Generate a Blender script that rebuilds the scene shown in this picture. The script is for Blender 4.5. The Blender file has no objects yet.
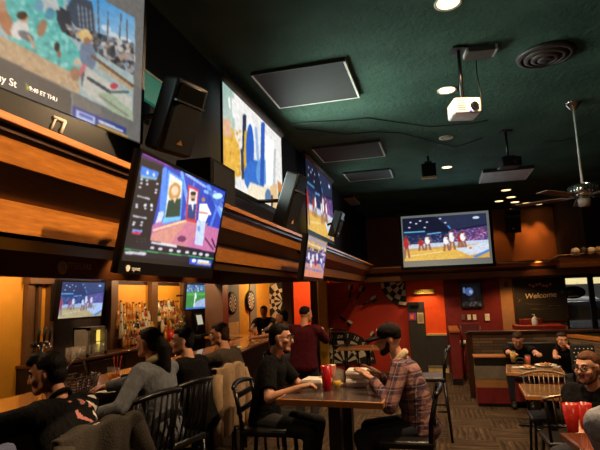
import bpy, bmesh, math, random
import numpy as np
from mathutils import Vector, Matrix, Euler, Quaternion
random.seed(7); np.random.seed(7)
SC = bpy.context.scene
COL = SC.collection
PI = math.pi

# ---------------------------------------------------------------- camera
F_PX, YAW, PITCH, ROLL, CAM_H = 499.5, 0.26302, 0.14196, 0.0335, 1.8
def cam_axes():
    cy, sy = math.cos(YAW), math.sin(YAW)
    w = Vector((-sy*math.cos(PITCH), cy*math.cos(PITCH), math.sin(PITCH)))
    r0 = Vector((cy, sy, 0)); u0 = r0.cross(w)
    r = math.cos(ROLL)*r0 - math.sin(ROLL)*u0
    u = math.sin(ROLL)*r0 + math.cos(ROLL)*u0
    return r, u, w
CR, CU, CW = cam_axes()
CAM = Vector((0, 0, CAM_H))
def at(x, y, X=None, Y=None, Z=None, D=None):
    """a point of the room seen at (x, y), on the plane X=, Y= or Z= or at depth D"""
    d = CW + CR*((x-300)/F_PX) - CU*((y-225)/F_PX)
    if X is not None: t = X/d.x
    elif Y is not None: t = Y/d.y
    elif Z is not None: t = (Z-CAM_H)/d.z
    else: t = D
    return CAM + d*t
def pix(p):
    v = Vector(p)-CAM; c = v.dot(CW)
    return 300+F_PX*v.dot(CR)/c, 225-F_PX*v.dot(CU)/c

# ---------------------------------------------------------------- materials
def lin(c):
    return tuple(((v/12.92) if v <= .04045 else ((v+.055)/1.055)**2.4) for v in c)
def srgb(r, g, b): return lin((r/255, g/255, b/255))
MATS = {}
class NT:
    def __init__(s, name):
        s.m = bpy.data.materials.new(name); s.m.use_nodes = True
        s.n = s.m.node_tree.nodes; s.l = s.m.node_tree.links
        s.b = s.n['Principled BSDF']; s.x = -300
    def add(s, t, **kw):
        o = s.n.new(t); o.location = (s.x, 0); s.x -= 180
        for k, v in kw.items(): setattr(o, k, v)
        return o
    def link(s, a, b): s.l.new(a, b)
    def coord(s, scale=(1,1,1), kind='Object', rot=(0,0,0)):
        c = s.add('ShaderNodeTexCoord'); m = s.add('ShaderNodeMapping')
        m.inputs['Scale'].default_value = scale; m.inputs['Rotation'].default_value = rot
        s.link(c.outputs[kind], m.inputs['Vector']); return m.outputs['Vector']
    def noise(s, vec, scale, detail=4, rough=.55):
        n = s.add('ShaderNodeTexNoise'); n.inputs['Scale'].default_value = scale
        n.inputs['Detail'].default_value = detail; n.inputs['Roughness'].default_value = rough
        s.link(vec, n.inputs['Vector']); return n.outputs['Fac']
    def ramp(s, fac, stops, interp='LINEAR'):
        r = s.add('ShaderNodeValToRGB'); r.color_ramp.interpolation = interp
        e = r.color_ramp.elements
        while len(e) < len(stops): e.new(.5)
        for k, (p, c) in zip(e, stops): k.position = p; k.color = (*c, 1)
        s.link(fac, r.inputs['Fac']); return r.outputs['Color']
    def math(s, op, a, b=None):
        n = s.add('ShaderNodeMath', operation=op)
        for i, v in enumerate((a, b)):
            if v is None: continue
            if isinstance(v, (int, float)): n.inputs[i].default_value = v
            else: s.link(v, n.inputs[i])
        return n.outputs[0]
    def bump(s, h, strength=.2, dist=.01):
        b = s.add('ShaderNodeBump'); b.inputs['Strength'].default_value = strength
        b.inputs['Distance'].default_value = dist
        s.link(h, b.inputs['Height']); s.link(b.outputs['Normal'], s.b.inputs['Normal'])
    def base(s, c): s.link(c, s.b.inputs['Base Color'])
    def done(s, rough=.6, metal=0, spec=.5, coat=0):
        s.b.inputs['Roughness'].default_value = rough; s.b.inputs['Metallic'].default_value = metal
        s.b.inputs['Specular IOR Level'].default_value = spec
        if coat: s.b.inputs['Coat Weight'].default_value = coat
        return s.m
def M(name, c=None, rough=.6, metal=0, var=.18, scale=9, bump=0, spec=.5, emit=None, es=0, alpha=None, trans=0, coat=0):
    """plain procedural material: a colour with slight noise variation (made once per name)"""
    if name in MATS: return MATS[name]
    t = NT(name)
    c = srgb(*c)
    v = t.coord(); f = t.noise(v, scale)
    lo = tuple(x*(1-var) for x in c); hi = tuple(min(1, x*(1+var)) for x in c)
    t.base(t.ramp(f, [(.3, lo), (.7, hi)]))
    if bump: t.bump(t.noise(v, scale*6), bump)
    if emit:
        t.b.inputs['Emission Color'].default_value = (*srgb(*emit), 1); t.b.inputs['Emission Strength'].default_value = es
    if alpha is not None: t.b.inputs['Alpha'].default_value = alpha
    if trans: t.b.inputs['Transmission Weight'].default_value = trans
    MATS[name] = t.done(rough, metal, spec, coat); return MATS[name]
def wood(name, dark, light, scale=(1,1,1), rough=.4, grain=14, coat=.2):
    if name in MATS: return MATS[name]
    t = NT(name); v = t.coord(scale)
    f = t.noise(v, grain, 6, .65)
    t.base(t.ramp(f, [(.25, srgb(*dark)), (.55, tuple((a+b)/2 for a, b in zip(srgb(*dark), srgb(*light)))), (.8, srgb(*light))]))
    t.bump(f, .05); MATS[name] = t.done(rough, coat=coat); return MATS[name]
def glow(name, c, s):
    if name in MATS: return MATS[name]
    t = NT(name); t.b.inputs['Base Color'].default_value = (*srgb(*c), 1)
    t.b.inputs['Emission Color'].default_value = (*srgb(*c), 1); t.b.inputs['Emission Strength'].default_value = s
    MATS[name] = t.done(.5); return MATS[name]
def glass(name, c=(235,235,235), rough=.05, alpha=.25):
    """thin clear ware: mostly see-through with a glossy skin"""
    if name in MATS: return MATS[name]
    t = NT(name); t.b.inputs['Base Color'].default_value = (*srgb(*c), 1)
    t.b.inputs['Alpha'].default_value = alpha
    MATS[name] = t.done(rough, spec=.8); return MATS[name]

# ---------------------------------------------------------------- mesh builder
def rotm(e): return Euler([math.radians(a) for a in e]).to_matrix().to_4x4()
class MB:
    def __init__(s): s.bm = bmesh.new(); s.mi = 0
    def mat(s, i): s.mi = i; return s
    def _faces(s, fs, smooth=False):
        for f in fs: f.material_index = s.mi; f.smooth = smooth
    def mesh(s, verts, faces, smooth=False, mtx=None):
        vs = [s.bm.verts.new((mtx @ Vector(v)) if mtx else v) for v in verts]
        out = []
        for f in faces:
            try: out.append(s.bm.faces.new([vs[i] for i in f]))
            except ValueError: pass
        s._faces(out, smooth); return vs
    def box(s, c, d, rot=None, bev=0):
        x, y, z = (v/2 for v in d)
        m = Matrix.Translation(Vector(c)) @ (rotm(rot) if rot else Matrix())
        n0 = len(s.bm.verts)
        V = [(-x,-y,-z),(x,-y,-z),(x,y,-z),(-x,y,-z),(-x,-y,z),(x,-y,z),(x,y,z),(-x,y,z)]
        vs = s.mesh(V, [(0,3,2,1),(4,5,6,7),(0,1,5,4),(1,2,6,5),(2,3,7,6),(3,0,4,7)], mtx=m)
        if bev:
            es = {e for v in vs for e in v.link_edges}
            r = bmesh.ops.bevel(s.bm, geom=list(es), offset=bev, segments=2, affect='EDGES', profile=.5)
            s._faces(r['faces'], True)
        return s
    def span(s, a, b, bev=0):
        a = Vector(a); b = Vector(b)
        return s.box((a+b)/2, [max(1e-4, abs(v)) for v in (b-a)], bev=bev)
    def cyl(s, p0, p1, r0, r1=None, n=16, cap=True, smooth=True):
        r1 = r0 if r1 is None else r1
        p0 = Vector(p0); p1 = Vector(p1); d = (p1-p0)
        if d.length < 1e-6: return s
        q = d.to_track_quat('Z', 'Y').to_matrix()
        ring = [Vector((math.cos(2*PI*i/n), math.sin(2*PI*i/n), 0)) for i in range(n)]
        V = [p0+q@(v*r0) for v in ring]+[p1+q@(v*r1) for v in ring]
        F = [(i, (i+1) % n, n+(i+1) % n, n+i) for i in range(n)]
        vs = s.mesh(V, F, smooth)
        if cap:
            fs = []
            if r0 > 1e-5: fs.append(s.bm.faces.new(list(reversed(vs[:n]))))
            if r1 > 1e-5: fs.append(s.bm.faces.new(vs[n:]))
            s._faces(fs)
        return s
    def tube(s, pts, r, n=8, rs=None):
        pts = [Vector(p) for p in pts]; rings = []
        up = Vector((0,0,1)); prev = None
        for i, p in enumerate(pts):
            d = (pts[min(i+1, len(pts)-1)]-pts[max(i-1, 0)]).normalized()
            if prev is None:
                a = d.cross(up)
                if a.length < .05: a = d.cross(Vector((1,0,0)))
            else: a = prev-d*prev.dot(d)
            a.normalize(); prev = a; b = d.cross(a)
            rr = rs[i] if rs else r
            rings.append([p+(a*math.cos(2*PI*k/n)+b*math.sin(2*PI*k/n))*rr for k in range(n)])
        V = [v for g in rings for v in g]; F = []
        for i in range(len(pts)-1):
            for k in range(n): F.append((i*n+k, i*n+(k+1) % n, (i+1)*n+(k+1) % n, (i+1)*n+k))
        F.append(tuple(range(n-1, -1, -1))); F.append(tuple((len(pts)-1)*n+k for k in range(n)))
        s.mesh(V, F, True); return s
    def lathe(s, prof, c=(0,0,0), n=20, axis=None, smooth=True):
        """prof: (r, z) from bottom to top; closes ends with r>0"""
        q = Vector(axis).to_track_quat('Z', 'Y').to_matrix() if axis else Matrix.Identity(3)
        c = Vector(c); V = []; F = []
        for r, z in prof:
            for k in range(n): V.append(c+q@Vector((r*math.cos(2*PI*k/n), r*math.sin(2*PI*k/n), z)))
        for i in range(len(prof)-1):
            for k in range(n): F.append((i*n+k, i*n+(k+1) % n, (i+1)*n+(k+1) % n, (i+1)*n+k))
        if prof[0][0] > 1e-4: F.append(tuple(range(n-1, -1, -1)))
        if prof[-1][0] > 1e-4: F.append(tuple((len(prof)-1)*n+k for k in range(n)))
        s.mesh(V, F, smooth); return s
    def ell(s, c, r, rot=None, nu=16, nv=10, mtx=None):
        m = Matrix.Translation(Vector(c)) @ (mtx.to_4x4() if mtx else (rotm(rot) if rot else Matrix()))
        if isinstance(r, (int, float)): r = (r, r, r)
        V = [(0,0,-r[2])]; F = []
        for j in range(1, nv):
            a = -PI/2+PI*j/nv
            for i in range(nu): V.append((r[0]*math.cos(a)*math.cos(2*PI*i/nu), r[1]*math.cos(a)*math.sin(2*PI*i/nu), r[2]*math.sin(a)))
        V.append((0,0,r[2])); t = len(V)-1
        for i in range(nu):
            F.append((0, 1+(i+1) % nu, 1+i)); F.append((t, t-nu+i, t-nu+(i+1) % nu))
        for j in range(nv-2):
            for i in range(nu): F.append((1+j*nu+i, 1+j*nu+(i+1) % nu, 1+(j+1)*nu+(i+1) % nu, 1+(j+1)*nu+i))
        s.mesh(V, F, True, m); return s
    def cap(s, p0, p1, r0, r1, n=12):
        """tapered capsule, closed"""
        p0 = Vector(p0); p1 = Vector(p1); d = p1-p0; L = d.length
        if L < 1e-5: return s.ell(p0, r0)
        prof = [(1e-5, -r0)]+[(r0*math.cos(a), r0*math.sin(a)) for a in (-1.1, -.6, -.2)]
        prof += [(r1*math.cos(a), L+r1*math.sin(a)) for a in (.2, .6, 1.1)]+[(1e-5, L+r1)]
        return s.lathe(prof, p0, n, d)
    def prism(s, poly, axis, a, b, bev=0):
        """polygon of 2-D points extruded along axis 'X','Y','Z' from a to b"""
        def P(u, v, t): return {'X': (t,u,v), 'Y': (u,t,v), 'Z': (u,v,t)}[axis]
        n = len(poly); V = [P(u,v,a) for u,v in poly]+[P(u,v,b) for u,v in poly]
        F = [tuple(range(n-1,-1,-1)), tuple(range(n,2*n))]+[(i,(i+1)%n,n+(i+1)%n,n+i) for i in range(n)]
        vs = s.mesh(V, F)
        if bev:
            es = {e for v in vs for e in v.link_edges}
            r = bmesh.ops.bevel(s.bm, geom=list(es), offset=bev, segments=2, affect='EDGES', profile=.5)
            s._faces(r['faces'], True)
        return s
    def quad(s, a, b, c, d): s.mesh([a,b,c,d], [(0,1,2,3)]); return s
    def slab(s, q, th):
        """quad of four points (TL,TR,BR,BL as seen) thickened away from the viewer"""
        q = [Vector(v) for v in q]; n = (q[1]-q[0]).cross(q[3]-q[0]).normalized()*th
        V = q+[v+n for v in q]
        s.mesh(V, [(3,2,1,0),(4,5,6,7),(0,1,5,4),(1,2,6,5),(2,3,7,6),(3,0,4,7)]); return s
    def build(s, name, mats, parent=None, loc=None, rot=None, fix=True):
        me = bpy.data.meshes.new(name)
        if fix: bmesh.ops.recalc_face_normals(s.bm, faces=s.bm.faces)
        s.bm.to_mesh(me); s.bm.free()
        for m in (mats if isinstance(mats, (list, tuple)) else [mats]): me.materials.append(m)
        o = bpy.data.objects.new(name, me); COL.objects.link(o)
        if parent: o.parent = parent
        if loc is not None: o.location = loc
        if rot is not None: o.rotation_euler = rot
        return o

def tag(o, label=None, cat=None, group=None, kind=None):
    if label: o['label'] = label
    if cat: o['category'] = cat
    if group: o['group'] = group
    if kind: o['kind'] = kind
    return o
def thing(name, label, cat, loc=(0,0,0), rz=0, group=None):
    o = bpy.data.objects.new(name, None); COL.objects.link(o); o.empty_display_size = .1
    o.location = loc; o.rotation_euler = (0,0,rz)
    return tag(o, label, cat, group)
def struct(o): o['kind'] = 'structure'; return o
KIDS = {}
def copy_tree(o, loc=None, rz=None, label=None, parent=None):
    c = o.copy(); COL.objects.link(c)
    if parent: c.parent = parent
    if loc is not None: c.location = loc
    if rz is not None: c.rotation_euler = (0,0,rz)
    if label: c['label'] = label
    for ch in [k for k in bpy.data.objects if k.parent == o]: copy_tree(ch, parent=c)
    return c
def text(body, size, mtx, mat, name='lettering', parent=None, depth=.002, align='CENTER'):
    """real lettering: the built-in face turned into a mesh, reading along mtx's X with mtx's Y up"""
    cu = bpy.data.curves.new('tmp_text', 'FONT'); cu.body = body; cu.size = size
    cu.extrude = depth; cu.align_x = align; cu.align_y = 'CENTER'
    ob = bpy.data.objects.new('tmp_text', cu); COL.objects.link(ob)
    dg = bpy.context.evaluated_depsgraph_get(); dg.update()
    me = bpy.data.meshes.new_from_object(ob.evaluated_get(dg))
    bpy.data.objects.remove(ob); bpy.data.curves.remove(cu)
    me.transform(mtx); me.name = name; me.materials.clear(); me.materials.append(mat)
    o = bpy.data.objects.new(name, me); COL.objects.link(o)
    if parent: o.parent = parent
    return o
def frame_mtx(origin, xdir, ydir):
    x = Vector(xdir).normalized(); y = Vector(ydir); y = (y-x*y.dot(x)).normalized(); z = x.cross(y)
    m = Matrix((x,y,z)).transposed().to_4x4(); m.translation = Vector(origin); return m
def lamp(kind, name, loc, energy, color, target=None, size=.1, angle=None, blend=.5, sy=None):
    d = bpy.data.lights.new(name, kind); d.energy = energy; d.color = srgb(*color)
    if kind == 'AREA':
        d.size = size
        if sy: d.shape = 'RECTANGLE'; d.size_y = sy
    elif kind in ('SPOT', 'POINT'): d.shadow_soft_size = size
    if kind == 'AREA' and angle: d.spread = math.radians(angle)
    if angle and kind == 'SPOT': d.spot_size = math.radians(angle); d.spot_blend = blend
    o = bpy.data.objects.new(name, d); COL.objects.link(o); o.location = loc
    if target is not None: o.rotation_euler = (Vector(target)-Vector(loc)).to_track_quat('-Z','Y').to_euler()
    return o

# ---------------------------------------------------------------- pictures shown on screens
class Picture:
    """a screen's picture: a fine grid of facets, each with the colour it gives off (face-corner colours)"""
    def __init__(s, q, nu, nv, base=(10,10,14)):
        TL,TR,BR,BL = [Vector(v) for v in q]; s.q = (TL,TR,BR,BL); s.nu = nu; s.nv = nv
        s.C = np.zeros((nv,nu,3))+np.array(base)/255.
        U = (np.arange(nu)+.5)/nu; V = (np.arange(nv)+.5)/nv; s.U, s.V = np.meshgrid(U, V)
        P = [np.array(v) for v in s.q]
        W = ((1-s.U)*(1-s.V))[...,None]*P[0]+(s.U*(1-s.V))[...,None]*P[1]+(s.U*s.V)[...,None]*P[2]+((1-s.U)*s.V)[...,None]*P[3]
        R = W-np.array(CAM); c = R@np.array(CW)
        s.X = 300+F_PX*(R@np.array(CR))/c; s.Y = 225-F_PX*(R@np.array(CU))/c
    def uv(s): s.X = s.U*100; s.Y = s.V*100; return s     # draw in picture percent instead
    def put(s, m, c, a=1): s.C[m] = s.C[m]*(1-a)+a*np.array(c)/255.; return s
    def poly(s, pts, c, a=1):
        m = np.zeros(s.X.shape, bool); n = len(pts); j = n-1
        for i in range(n):
            xi, yi = pts[i]; xj, yj = pts[j]
            m ^= ((yi > s.Y) != (yj > s.Y)) & (s.X < (xj-xi)*(s.Y-yi)/((yj-yi) or 1e-9)+xi); j = i
        return s.put(m, c, a)
    def ell(s, cx, cy, rx, ry, c, rot=0, a=1):
        ca, sa = math.cos(math.radians(rot)), math.sin(math.radians(rot))
        dx = s.X-cx; dy = s.Y-cy
        return s.put(((dx*ca+dy*sa)/rx)**2+((-dx*sa+dy*ca)/ry)**2 < 1, c, a)
    def line(s, x0, y0, x1, y1, w, c, a=1):
        d = math.hypot(x1-x0, y1-y0) or 1e-6; ux, uy = (x1-x0)/d, (y1-y0)/d
        t = np.clip((s.X-x0)*ux+(s.Y-y0)*uy, 0, d)
        return s.put(np.hypot(s.X-x0-t*ux, s.Y-y0-t*uy) < w, c, a)
    def grad(s, c0, c1, y0, y1, m=None):
        t = np.clip((s.Y-y0)/(y1-y0), 0, 1)[...,None]
        g = np.array(c0)/255.*(1-t)+np.array(c1)/255.*t
        m = np.ones(s.X.shape, bool) if m is None else m
        s.C[m] = g[m]; return s
    def speckle(s, m, amt, seed=1, tint=(1,1,1)):
        r = np.random.RandomState(seed)
        s.C[m] = np.clip(s.C[m]+(r.rand(int(m.sum()),1)-.5)*amt*np.array(tint), 0, 1); return s
    def blobs(s, m, n, r0, cols, seed=1, a=.8):
        r = np.random.RandomState(seed); ys, xs = np.nonzero(m)
        if len(ys) == 0: return s
        for k in range(n):
            i = r.randint(len(ys)); cx, cy = s.X[ys[i],xs[i]], s.Y[ys[i],xs[i]]
            q = m & ((((s.X-cx)/r0)**2+((s.Y-cy)/(r0*(.5+r.rand()*1.2)))**2) < 1)
            s.put(q, cols[r.randint(len(cols))], a)
        return s
    def soften(s, n=1, grain=.02, seed=0):
        r = np.random.RandomState(seed+s.nu); k = 4; g = r.rand(s.nv//k+1, s.nu//k+1, 1)-.5; g = np.repeat(np.repeat(g, k, 0), k, 1)[:s.nv,:s.nu]; s.C = np.clip(s.C*(1+g*grain*5), 0, 1)
        for _ in range(n):
            p = np.pad(s.C, ((1,1),(1,1),(0,0)), 'edge'); s.C = (p[1:-1,1:-1]*2+p[:-2,1:-1]+p[2:,1:-1]+p[1:-1,:-2]+p[1:-1,2:])/6
        return s
    def build(s, name, parent, strength=1.0):
        s.soften(3 if s.nu > 120 else 1); TL,TR,BR,BL = s.q; nu, nv = s.nu, s.nv; V = []
        for j in range(nv+1):
            v = j/nv; a = TL.lerp(BL, v); b = TR.lerp(BR, v)
            for i in range(nu+1): V.append(a.lerp(b, i/nu))
        F = [(j*(nu+1)+i, (j+1)*(nu+1)+i, (j+1)*(nu+1)+i+1, j*(nu+1)+i+1) for j in range(nv) for i in range(nu)]
        me = bpy.data.meshes.new(name); me.from_pydata([tuple(v) for v in V], [], F)
        at_ = me.color_attributes.new('picture', 'FLOAT_COLOR', 'CORNER')
        c = s.C.reshape(-1,3); L = np.where(c <= .04045, c/12.92, ((c+.055)/1.055)**2.4)
        L = np.repeat(np.concatenate([L, np.ones((len(L),1))], 1), 4, 0).astype(np.float32)
        at_.data.foreach_set('color', L.ravel())
        if 'screen_picture_%.2f' % strength not in MATS:
            t = NT('screen_picture'); n = t.add('ShaderNodeVertexColor'); n.layer_name = 'picture'
            t.b.inputs['Base Color'].default_value = (.02,.02,.02,1)
            t.link(n.outputs['Color'], t.b.inputs['Emission Color']); t.b.inputs['Emission Strength'].default_value = strength
            MATS['screen_picture_%.2f' % strength] = t.done(.6, spec=.15)
        me.materials.append(MATS['screen_picture_%.2f' % strength])
        o = bpy.data.objects.new(name, me); COL.objects.link(o); o.parent = parent
        return o
def plane_quad(a, b, d, c=None):
    """TL,TR,BR,BL: a rectangle from TL, TR and BL"""
    a, b, d = Vector(a), Vector(b), Vector(d); return [a, b, b+(d-a), d]

cd = bpy.data.cameras.new('camera'); cd.sensor_fit = 'HORIZONTAL'; cd.sensor_width = 36
cd.lens = F_PX/600*36; cd.clip_start = .05; cd.clip_end = 200
co = bpy.data.objects.new('camera', cd); COL.objects.link(co)
mm = Matrix((CR, CU, -CW)).transposed().to_4x4(); mm.translation = CAM; co.matrix_world = mm
SC.camera = co
SC.view_settings.view_transform = 'Standard'; SC.view_settings.look = 'None'
SC.view_settings.gamma = 1; SC.view_settings.exposure = 0; SC.view_settings.use_curve_mapping = False
# ================================================================ the setting
# materials of the shell
def mk_ceiling():
    t = NT('ceiling_green_stucco'); v = t.coord()
    f = t.noise(v, 1.3, 3); g = t.noise(v, 11, 8, .75)
    t.base(t.ramp(f, [(.3, srgb(48,76,62)), (.7, srgb(70,98,82))])); t.bump(g, .8, .09); return t.done(.85, spec=.2)
def mk_carpet():
    t = NT('carpet_striped_tiles'); v = t.coord()
    s = t.add('ShaderNodeSeparateXYZ'); t.link(v, s.inputs[0])
    X, Y = s.outputs[0], s.outputs[1]; T = .56
    px = t.math('FLOOR', t.math('DIVIDE', X, T)); py = t.math('FLOOR', t.math('DIVIDE', Y, T))
    par = t.math('ABSOLUTE', t.math('MODULO', t.math('ADD', px, py), 2))
    def stripes(u, w):
        c = t.add('ShaderNodeCombineXYZ'); t.link(t.math('MULTIPLY', u, 6), c.inputs[0]); t.link(t.math('MULTIPLY', w, .8), c.inputs[1])
        n = t.noise(c.outputs[0], 2.4, 3, .6); f = t.math('SINE', t.math('ADD', t.math('MULTIPLY', u, 90), t.math('MULTIPLY', n, 14)))
        return t.math('ADD', t.math('MULTIPLY', f, .15), t.math('ADD', t.math('MULTIPLY', n, .6), .2))
    m = t.add('ShaderNodeMix', data_type='FLOAT'); t.link(par, m.inputs[0]); t.link(stripes(X, Y), m.inputs[2]); t.link(stripes(Y, X), m.inputs[3])
    t.base(t.ramp(m.outputs[0], [(.25, srgb(38,30,24)), (.45, srgb(58,46,36)), (.6, srgb(70,56,43)), (.8, srgb(98,80,61))]))
    t.bump(m.outputs[0], .15); return t.done(.95, spec=.1)
def mk_stone():
    t = NT('stacked_stone'); v = t.coord((1,1,1), rot=(math.radians(90),0,0))
    b = t.add('ShaderNodeTexBrick'); t.link(v, b.inputs['Vector'])
    b.inputs['Color1'].default_value = (*srgb(116,92,68),1); b.inputs['Color2'].default_value = (*srgb(70,54,40),1); b.inputs['Mortar'].default_value = (*srgb(50,38,30),1)
    b.inputs['Scale'].default_value = 1; b.inputs['Brick Width'].default_value = .42; b.inputs['Row Height'].default_value = .05; b.inputs['Mortar Size'].default_value = .004; b.inputs['Bias'].default_value = -.1
    t.base(b.outputs['Color']); t.bump(t.noise(v, 22), .4, .02); return t.done(.8)
m_ceil = mk_ceiling(); m_carpet = mk_carpet(); m_stone = mk_stone()
m_navy = M('paint_near_black', (20,21,27), .75, var=.15)
m_black = M('paint_black', (14,13,13), .5)
m_gloss = M('black_gloss_panel', (14,12,11), .42, spec=.4)
m_oak = wood('oak_orange', (136,80,26), (198,126,50), (6,.6,6), .42)
m_oakx = wood('oak_orange_across', (120,68,26), (176,108,46), (.6,6,6), .42)
m_oakd = wood('oak_brown', (84,52,28), (120,78,44), (6,.6,6), .45)
m_oakdx = wood('oak_brown_across', (84,52,28), (120,78,44), (.6,6,6), .45)
m_trimd = wood('dark_trim_wood', (44,24,14), (70,40,22), (6,.6,6), .35)
m_maroon = M('paint_maroon', (112,18,22), .7)
m_red = M('paint_brick_red', (172,42,18), .7, var=.2, scale=1.2)
m_orange = M('paint_bright_orange', (246,84,14), .65, var=.06)
m_bar_orange = M('paint_amber', (226,158,44), .6, var=.12, scale=2)
m_yellow = M('paint_mustard', (216,164,52), .65, var=.08)
m_grey = M('panel_grey', (128,128,118), .7, var=.08)
m_charcoal = M('charcoal_panel', (52,50,47), .5)
m_tan = M('paint_tan', (156,118,84), .7, var=.08)
m_pil = wood('pilaster_wood', (86,58,32), (126,88,52), (6,6,.6), .5)
m_cream = M('cream_base', (206,184,128), .6)
m_white = M('white_plastic', (226,222,212), .4)
m_chrome = M('chrome', (200,200,200), .15, 1)
m_steel = M('brushed_steel', (150,150,152), .32, 1)
m_blackp = M('black_plastic', (11,11,12), .5, spec=.3)
m_bmetal = M('black_metal', (18,18,19), .3, spec=.6)

def wallbox(name, a, b, m, bev=0): return struct(MB().span(a, b, bev).build(name, m))
wallbox('floor', (-7,-3,-.1), (7,12.15,0), m_carpet)
wallbox('ceiling', (-2.2,-3,4.1), (7,15.4,4.2), m_ceil)
wallbox('wall_left', (-2.2,-3,2.44), (-2.0,15.4,4.1), m_navy)
wallbox('wall_back_upper', (-2.0,15.2,2.4), (3.25,15.4,4.1), M('paint_ochre_wall', (160,96,46), .8, var=.1, scale=1.5))
wallbox('wall_right_upper', (3.25,12.4,2.4), (6.5,12.6,4.1), M('paint_black_red', (30,13,13), .8))
wallbox('wall_reveal', (3.25,12.6,2.4), (3.4,15.4,4.1), M('paint_reveal_black', (12,9,9), .85))
# hallway-high soffit along the left and across the back
LY0, LY1 = -1.2, 11.5
def soffit_left():
    struct(MB().span((-2.05,LY0,2.43), (-1.385,LY1-.02,2.462), .004).build('trim_1', m_oak))
    struct(MB().span((-1.6,LY0,2.405), (-1.41,LY1+.0,2.43)).build('trim_2', m_trimd))
    struct(MB().prism([(-1.425,2.405),(-1.46,2.31),(-1.62,2.31),(-1.62,2.405)], 'Y', LY0, LY1).build('trim_3', m_oak))
    struct(MB().prism([(-1.47,2.31),(-1.60,2.205),(-1.72,2.205),(-1.72,2.31)], 'Y', LY0, LY1).build('trim_4', m_oakd))  # sloped recess: its shade is put into the browner oak
    struct(MB().prism([(-1.575,2.205),(-1.60,2.085),(-1.72,2.085),(-1.72,2.205)], 'Y', LY0, LY1).build('trim_5', m_oak))
    struct(MB().prism([(-1.605,2.085),(-2.1,2.085),(-2.1,2.44),(-1.7,2.44),(-1.7,2.10)], 'Y', LY0, LY1).build('soffit_beam', m_gloss))
soffit_left()
BX0, BX1, YF = -1.6, 6.5, 11.5
def soffit_back():
    def pr(p): return [(YF+a, z) for a, z in p]
    struct(MB().prism(pr([(-.10,2.36),(-.10,2.39),(4.0,2.39),(4.0,2.36)]), 'X', BX0, BX1).build('trim_6', m_oakdx))
    struct(MB().prism(pr([(-.06,2.36),(-.02,2.27),(.2,2.27),(.2,2.36)]), 'X', BX0, BX1).build('trim_7', m_oakx))
    struct(MB().prism(pr([(-.01,2.27),(.08,2.2),(.2,2.2),(.2,2.27)]), 'X', BX0, BX1).build('trim_8', m_trimd))
    struct(MB().prism(pr([(.05,2.2),(.08,2.07),(.2,2.07),(.2,2.2)]), 'X', BX0, BX1).build('trim_9', m_oakdx))
    struct(MB().span((BX0,YF+.1,2.06), (BX1,12.2,2.2)).build('soffit_underside', m_trimd))
soffit_back()
# the raised shelf of the right-hand soffit, under the ornaments
struct(MB().span((2.42,11.2,2.2), (6.5,11.5,2.29), .004).build('trim_10', m_oakx))
struct(MB().span((2.45,11.36,2.29), (6.5,11.6,2.44), .004).build('trim_11', m_oakdx))
# lower back wall: mural wall, restroom recess, maroon wall, tan wall, window wall
wallbox('wall_back_mural', (-2.6,12,0), (-.72,12.15,2.1), m_red)
wallbox('wall_back_maroon', (.12,12,0), (1.33,12.15,2.1), m_maroon)
wallbox('wall_back_tan', (1.33,12,0), (2.62,12.15,2.1), m_tan)
wallbox('wall_back_orange', (-.72,12.03,0), (.12,12.15,2.1), m_orange)
wallbox('wall_back_window_sill', (2.62,12,0), (6.5,12.15,.72), m_tan)
wallbox('wall_right', (6.4,-3,0), (6.5,12.15,4.1), m_navy)
wallbox('wall_front', (-7,-3.2,0), (7,-3.0,4.1), m_navy)
# dark door with stickers, and the charcoal dado beside it
d = struct(MB().span((-.70,11.93,.02), (-.33,12.02,1.585), .004).build('door_1', m_charcoal))
st = MB().span((-.69,11.92,1.17), (-.53,11.929,1.34)).build('sticker', M('sticker_purple', (150,60,140), .5), d); st['label'] = 'purple and orange sticker on dark door'
MB().span((-.66,11.915,1.2), (-.58,11.92,1.3)).build('sticker_blob', M('sticker_orange', (236,120,40), .5), st)
nt = MB().span((-.5,11.92,1.1), (-.36,11.929,1.34)).build('notice', M('paper_cream', (214,190,140), .7), d); nt['label'] = 'cream paper notice on dark door'
for i in range(4): MB().span((-.48,11.915,1.15+i*.045), (-.38,11.92,1.16+i*.045)).build('print_line', m_charcoal, nt)
MB().box((-.55,11.9,1.545), (.2,.06,.07)).build('door_closer', m_black, d)
wallbox('baseboard_back', (-.72,11.97,0), (.12,12.04,.13), m_cream)
wallbox('trim_12', (-.33,11.95,.82), (.12,12.03,.86), m_cream)
wallbox('trim_13', (-.33,11.96,.16), (.12,12.03,.82), m_charcoal)
wallbox('trim_14', (-.33,11.95,.13), (.12,12.03,.16), m_grey)
# chalkboard stays a thing; windows
def window(n, x0, x1, z0, z1, y):
    w = struct(bpy.data.objects.new('window_%d' % n, None)); COL.objects.link(w); w.location = (0,y,0)
    b = MB(); fw = .05
    b.span((x0,-.04,z0), (x0+fw,.04,z1)).span((x1-fw,-.04,z0), (x1,.04,z1)).span((x0,-.04,z0), (x1,.04,z0+fw)).span((x0,-.04,z1-fw), (x1,.04,z1))
    b.build('window_frame', m_black, w)
    MB().span((x0+fw,-.004,z0+fw), (x1-fw,.004,z1-fw)).build('pane', glass('window_glass', (150,160,165), .02, .12), w)
window(1, 2.62, 3.16, .72, 2.06, 12.05); window(2, 3.16, 4.6, .72, 2.06, 12.05); window(3, 4.6, 6.4, .72, 2.06, 12.05)
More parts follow.
